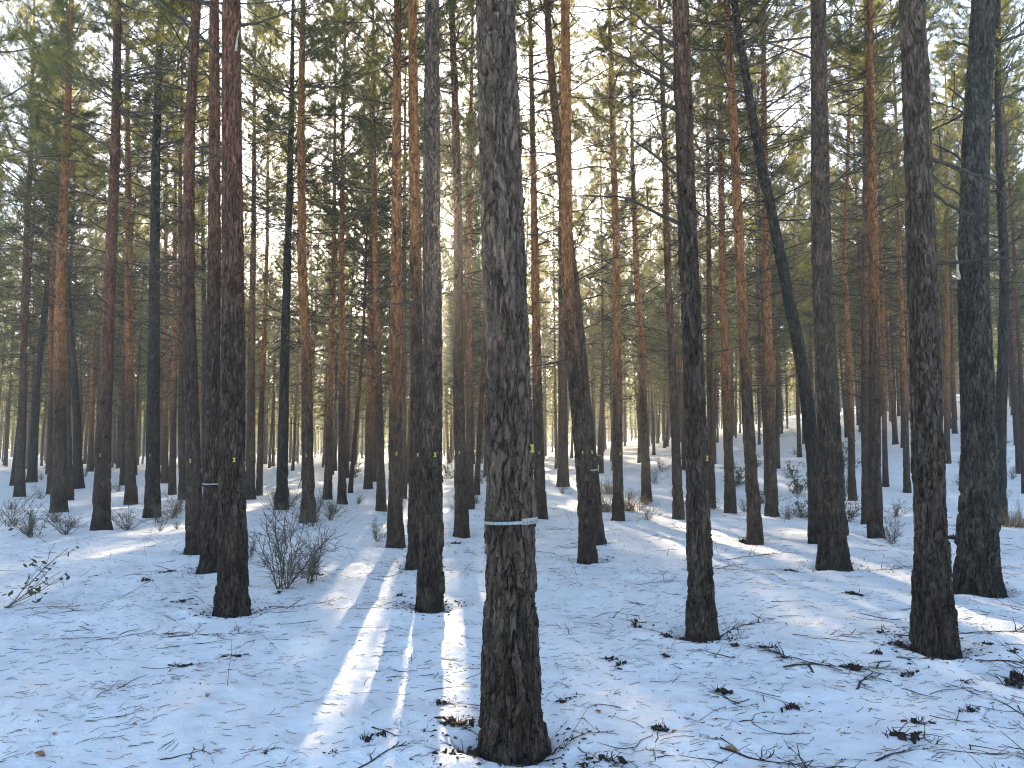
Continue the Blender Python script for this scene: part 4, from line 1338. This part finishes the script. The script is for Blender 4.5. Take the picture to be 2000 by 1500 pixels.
def clump_me(seed, n=36, size=0.06):
    """a dark knot of bark flakes, humus and needles melting out of the snow"""
    rng = np.random.default_rng(seed)
    parts = []
    # flakes
    for k in range(int(rng.integers(7, 15))):
        c = np.array([rng.normal(0, size * 0.55), rng.normal(0, size * 0.42), rng.uniform(0.0, size * 0.3)])
        s = np.array([rng.uniform(0.1, 0.5), rng.uniform(0.08, 0.3), rng.uniform(0.03, 0.1)]) * size * 0.9
        R = np.array(Euler(tuple(rng.uniform(0, 3, 3))).to_matrix())
        b = np.array([[x_, y_, z_] for x_ in (-1, 1) for y_ in (-1, 1) for z_ in (-1, 1)], dtype=float)
        b = b * rng.uniform(0.6, 1.1, b.shape)
        V = (b * s) @ R.T + c
        Q = np.array([[0, 1, 3, 2], [4, 6, 7, 5], [0, 4, 5, 1], [2, 3, 7, 6], [0, 2, 6, 4], [1, 5, 7, 3]])
        parts.append((V, None, Q, 0))
    d = unit(rng.normal(0, 1, (n, 3)) + np.array([0, 0, 0.25])); d[:, 2] = np.abs(d[:, 2]) * 0.6
    b = np.stack([rng.normal(0, size * 0.35, n), rng.normal(0, size * 0.3, n), np.full(n, 0.0)], -1)
    P = arcs(rng, b, d, size * rng.uniform(0.5, 1.3, n), 4, rng.normal(-0.1, 0.2, n), 0.15)
    V, Q = tubes(P, np.linspace(0.0022, 0.0012, 4)[None] + np.zeros((n, 1)), 3)
    parts.append((V, None, Q, 0))
    V, Tt, Q, mi = join(parts)
    return make_mesh('litter_clump', V, Tt, Q, False, None, [M_CLUMP], mi)


CL = [clump_me(300 + i) for i in range(9)]
clumps = [
    (455, 1280, 1.1, 'dark lump of bark alone on the snow below the stout reddish left pine'),
    (368, 1302, 0.9, 'dark cone-like lump at the end of the short curved twig'),
    (720, 1445, 1.0, 'dark litter clump left of the sun streak near the bottom'),
    (745, 1440, 0.7, 'smaller litter clump right beside the dark one left of the streak'),
    (655, 1475, 0.6, 'small dark clump at the bottom edge left of the streaks'),
    (530, 1470, 0.6, 'lone dark crumb on the lower left snow'),
    (890, 1425, 1.3, 'litter heap at the left foot of the nearest pine'),
    (915, 1468, 1.0, 'dark litter below the left foot of the nearest pine'),
    (1000, 1466, 1.1, 'dark flakes in front of the nearest pine foot'),
    (870, 1370, 1.0, 'dark litter lying in the sun streak'),
    (1245, 1225, 1.3, 'dark mossy clump between the nearest and the big warm brown pine'),
    (1305, 1247, 1.1, 'dark clump just left of the big warm brown pine foot'),
    (1210, 1305, 1.1, 'dark clump left of centre right, alone on the snow'),
    (1193, 1288, 0.8, 'upright dark flake beside the alone clump'),
    (1300, 1283, 0.9, 'dark clump below the big warm brown pine'),
    (1290, 1423, 1.1, 'dark clump right of the nearest pine foot'),
    (1100, 1365, 0.7, 'small clump of crumbs right of the nearest pine'),
    (1148, 1492, 0.8, 'dark clump at the bottom edge right of the nearest pine'),
    (1190, 1495, 0.9, 'second dark clump at the bottom edge right of the nearest pine'),
    (1350, 1257, 0.9, 'dark litter at the foot of the big warm brown pine'),
    (1430, 1265, 0.9, 'dark clump right of the big warm brown pine foot'),
    (1500, 1270, 0.9, 'dark clump left of the long forked fallen branch'),
    (1532, 1283, 0.9, 'dark hole-like clump at the left end of the long forked branch'),
    (1665, 1310, 1.4, 'mossy litter heap under the right end of the long forked branch'),
    (1715, 1275, 1.0, 'dark clump left below the thick grey right pine'),
    (1750, 1258, 1.2, 'dark clump touching the left foot of the thick grey right pine'),
    (1720, 1240, 0.8, 'dark crumbs left of the thick grey right pine foot'),
    (1775, 1318, 1.0, 'dark clump in front of the thick grey right pine'),
    (1880, 1332, 0.9, 'dark clump right in front of the thick grey right pine'),
    (1405, 1352, 1.0, 'dark humus spot below the big warm brown pine, in front'),
    (1545, 1390, 1.2, 'low litter patch below the long forked fallen branch'),
    (1895, 1390, 1.3, 'black humus spot at right, in front'),
    (1990, 1335, 1.5, 'black lump cut by the right edge'),
    (1930, 1258, 1.2, 'dark clump under the arched branch at right'),
    (1975, 1275, 1.0, 'dark clump at the right edge under the arched branch'),
    (1760, 1440, 1.2, 'dark tangled clump in the lower right snow'),
    (1800, 1415, 1.0, 'dark upright chunk above the tangled clump at lower right'),
    (1540, 1116, 1.6, 'dark stump-like chunks left of the straight grey spreading-root pine'),
    (1450, 1058, 2.0, 'dark litter at the foot of the dark-footed orange pine'),
    (1672, 1160, 1.2, 'dark spot below the straight grey spreading-root pine'),
    (480, 1180, 1.2, 'dark litter right at the foot of the stout reddish left pine'),
    (545, 1160, 1.3, 'dark litter under the wide leafless shrub'),
    (620, 1122, 1.4, 'dark litter right of the wide leafless shrub'),
    (330, 1120, 1.3, 'dark litter left of the half hidden mossy pine'),
    (285, 1135, 1.3, 'dark litter further left of the half hidden mossy pine'),
    (350, 1175, 1.1, 'dark litter left below the half hidden mossy pine'),
    (780, 1167, 1.0, 'dark clump left of the grey pine beside the sun'),
    (885, 1062, 1.6, 'dark lump behind the grey pine beside the sun'),
    (1030, 1462, 0.8, 'small flakes at the right foot of the nearest pine'),
    (1860, 1052, 1.6, 'small dark stump between the two big right pines'),
]
for i, (px, py, sc, lab) in enumerate(clumps):
    x, y = ground_hit(px, py)
    q = np.random.default_rng(700 + i)
    k = sc * q.uniform(0.8, 1.4)
    o = add_obj('litter_clump', CL[i % len(CL)], None, (x, y, gz(x, y) - 0.006), (q.normal(0, 0.12), q.normal(0, 0.12), q.uniform(0, 6.28)), (k * q.uniform(0.8, 1.7), k * q.uniform(0.7, 1.1), k * q.uniform(0.5, 1.1)))
    tag(o, lab, 'litter', 'dark clumps on the snow')


def leaf_me():
    n = 9
    t = np.linspace(0, 1, n)
    w = np.sin(t * math.pi) ** 0.7 * 0.45 * (1 + 0.12 * np.sin(t * 22))
    rows = []
    for off in (0.0, 0.02):
        for s in (-1, -0.5, 0, 0.5, 1):
            rows.append(np.stack([t - 0.5, s * w, 0.16 * (s * s) + 0.10 * np.sin(t * 5) + off], -1))
    V = np.concatenate(rows)
    idx = np.arange(len(V)).reshape(2, 5, n)
    Q = []
    for lay in (0, 1):
        for a in range(4):
            for b in range(n - 1):
                Q.append([idx[lay, a, b], idx[lay, a, b + 1], idx[lay, a + 1, b + 1], idx[lay, a + 1, b]])
    for a in (0, 4):
        for b in range(n - 1):
            Q.append([idx[0, a, b], idx[0, a, b + 1], idx[1, a, b + 1], idx[1, a, b]])
    return make_mesh('dry_leaf', V, None, np.array(Q), True, None, [M_DRYLEAF])


LEAF = leaf_me()
for i, (px, py, s, lab) in enumerate([
    (78, 1478, 0.05, 'curled brown leaf in the bottom left corner'), (106, 1432, 0.032, 'brown leaf on the lower left snow, second from the corner'),
    (405, 1363, 0.03, 'small brown leaf on the open left snow'), (263, 1415, 0.022, 'tiny brown leaf at lower left'),
    (760, 1332, 0.036, 'reddish brown leaf left of the sun streak'), (735, 1310, 0.02, 'tiny leaf left of the reddish brown one by the streak'),
    (1295, 1472, 0.036, 'orange-brown leaf at the bottom right of the nearest pine'), (1317, 1434, 0.034, 'orange-brown leaf right of the dark clump by the nearest pine'),
    (1428, 1468, 0.055, 'large brown leaf at the bottom edge right of centre'), (1168, 1390, 0.04, 'brown flat leaf right of the nearest pine'),
    (1040, 1455, 0.035, 'brown leaf at the right foot of the nearest pine'), (1578, 1380, 0.03, 'small brown leaf below the long forked branch'),
    (1565, 1390, 0.022, 'tiny reddish leaf below the long forked branch'), (1433, 1283, 0.03, 'pale brown leaf right of the big warm brown pine'),
    (540, 1440, 0.02, 'tiny leaf in the lower left snow by the streaks'),
]):
    x, y = ground_hit(px, py)
    o = add_obj('dry_leaf', LEAF, None, (x, y, gz(x, y) + 0.004), (0.1 * math.sin(i * 2.1), 0.12 * math.cos(i), i * 2.3), (s, s, s))
    tag(o, lab, 'leaf', 'dry leaves on the snow')


def needle_litter():
    rng = np.random.default_rng(5)
    n = 10500
    r = 2.3 + 13 * rng.random(n) ** 1.15
    a = np.radians(rng.uniform(-40, 40, n))
    x = r * np.sin(a); y = r * np.cos(a)
    keep = vnoise(x / 0.6 + 40, y / 0.6 + 40, 11) + 0.5 * rng.random(n) > 0.5
    x, y = x[keep], y[keep]; n = len(x)
    th = rng.normal(0.25, 0.7, n); ln = rng.uniform(0.03, 0.085, n)
    K = 3
    t = np.linspace(-0.5, 0.5, K)
    X = x[:, None] + (np.cos(th) * ln)[:, None] * t; Y = y[:, None] + (np.sin(th) * ln)[:, None] * t
    bend = rng.normal(0, 0.10, n) * ln
    X[:, 1] += -np.sin(th) * bend; Y[:, 1] += np.cos(th) * bend
    Z = ground_fine(X, Y) + 0.0012 + np.abs(rng.normal(0, 0.003, (n, 1)))
    V, Q = tubes(np.stack([X, Y, Z], -1), np.full((n, K), 0.0011) + rng.uniform(0, 0.0006, (n, 1)), 3)
    me = make_mesh('needle_litter', V, None, Q, False, None, [M_FALLEN])
    tag(add_obj('needle_litter', me), 'fallen pine needles scattered over the snow', 'needles', kind='stuff')
    # small twigs
    n = 2300
    r = 2.6 + 19 * rng.random(n) ** 1.1
    a = np.radians(rng.uniform(-39, 39, n)); x = r * np.sin(a); y = r * np.cos(a)
    keep = vnoise(x / 0.8 + 60, y / 0.8 + 60, 31) + 0.22 * (x > 0.4) - 0.12 * ((x < -0.4) & (r < 6)) + 0.25 * rng.random(n) > 0.62
    x, y, r = x[keep], y[keep], r[keep]; n = len(x)
    th = rng.uniform(0, 6.28, n); ln = (0.03 + 0.30 * rng.random(n) ** 2.2) * (0.7 + r / 18)
    P = arcs(rng, np.zeros((n, 3)), np.stack([np.cos(th), np.sin(th), 0 * th], -1), ln, 5, 0 * th, 0.2)
    X = P[..., 0] + x[:, None]; Y = P[..., 1] + y[:, None]
    stand = np.where(rng.random(n) < 0.16, rng.uniform(0.15, 0.8, n), 0.03) * ln
    Z = ground_fine(X, Y) + 0.002 + stand[:, None] * np.linspace(-0.1, 1, 5)[None] ** 1
    V, Q = tubes(np.stack([X, Y, Z], -1), np.linspace(0.0030, 0.0012, 5)[None] * rng.uniform(0.45, 1.3, (n, 1)) * (0.8 + r / 30)[:, None], 4)
    me = make_mesh('twig_litter', V, None, Q, False, None, [M_LITTER])
    tag(add_obj('twig_litter', me), 'small dark twigs strewn over the snow', 'twigs', kind='stuff')


def crumb_litter():
    """bark flakes and crumbs: gathered round the stems and sprinkled over the snow"""
    rng = np.random.default_rng(15)
    cs = []
    for r in TREES:
        if r.get('D', 99) < 13:
            k = int(150 * min(1.0, 7.0 / r['D']))
            a = rng.uniform(0, 6.28, k); d = r['r'] * 1.3 + np.abs(rng.normal(0, 0.16, k)) + 0.02
            cs.append(np.stack([r['x'] + d * np.cos(a), r['y'] + d * np.sin(a), rng.uniform(0.006, 0.026, k)], -1))
    n = 3600
    rr = 2.4 + 12 * rng.random(n) ** 1.1; a = np.radians(rng.uniform(-40, 40, n))
    x = rr * np.sin(a); y = rr * np.cos(a)
    keep = vnoise(x / 1.1 + 10, y / 1.1 + 10, 21) + 0.25 * (x > 0.3) > 0.5
    cs.append(np.stack([x, y, rng.uniform(0.003, 0.012, n)], -1)[keep])
    C = np.concatenate(cs); n = len(C)
    z = ground_fine(C[:, 0].copy(), C[:, 1].copy())
    b = np.array([[-1, -0.6, 0], [1, -0.5, 0], [0.2, 0.9, 0], [0.1, 0.1, 0.55]])
    V = b[None] * rng.uniform(0.5, 1.3, (n, 4, 3))
    th = rng.uniform(0, 6.28, n); c, s_ = np.cos(th)[:, None], np.sin(th)[:, None]
    X = (V[..., 0] * c - V[..., 1] * 0.5 * s_) * C[:, 2:3]; Y = (V[..., 0] * s_ + V[..., 1] * 0.5 * c) * C[:, 2:3]
    P = np.stack([X + C[:, 0:1], Y + C[:, 1:2], V[..., 2] * C[:, 2:3] + z[:, None] + 0.001], -1).reshape(-1, 3)
    f = np.array([[0, 2, 1], [0, 1, 3], [1, 2, 3], [2, 0, 3]])
    Tt = (np.arange(n)[:, None, None] * 4 + f[None]).reshape(-1, 3)
    tag(add_obj('bark_litter', make_mesh('bark_litter', P, Tt, None, False, None, [M_LITTER])), 'bark crumbs sprinkled over the snow and round the trunks', 'litter', kind='stuff')


needle_litter()
crumb_litter()


# ------------------------------------------------------------------ haze
def haze():
    x0, x1, y0, y1, z0, z1 = -190, 190, -30, 235, -3.0, 34.0
    V = np.array([[x, y, z] for x in (x0, x1) for y in (y0, y1) for z in (z0, z1)], dtype=float)
    Q = np.array([[0, 1, 3, 2], [4, 6, 7, 5], [0, 4, 5, 1], [2, 3, 7, 6], [0, 2, 6, 4], [1, 5, 7, 3]])
    m = bpy.data.materials.new('haze'); m.use_nodes = True
    n = m.node_tree; n.nodes.clear()
    pv = n.nodes.new('ShaderNodeVolumePrincipled')
    pv.inputs['Color'].default_value = (0.93, 0.95, 1.0, 1)
    pv.inputs['Density'].default_value = HAZE_DENSITY
    pv.inputs['Anisotropy'].default_value = HAZE_ANISO
    o = n.nodes.new('ShaderNodeOutputMaterial')
    n.links.new(pv.outputs[0], o.inputs['Volume'])
    ob = add_obj('haze', make_mesh('haze', V, None, Q, False, None, [m]))
    tag(ob, 'thin winter haze hanging between the pines', 'haze', kind='stuff')


if HAZE_DENSITY > 0:
    haze()
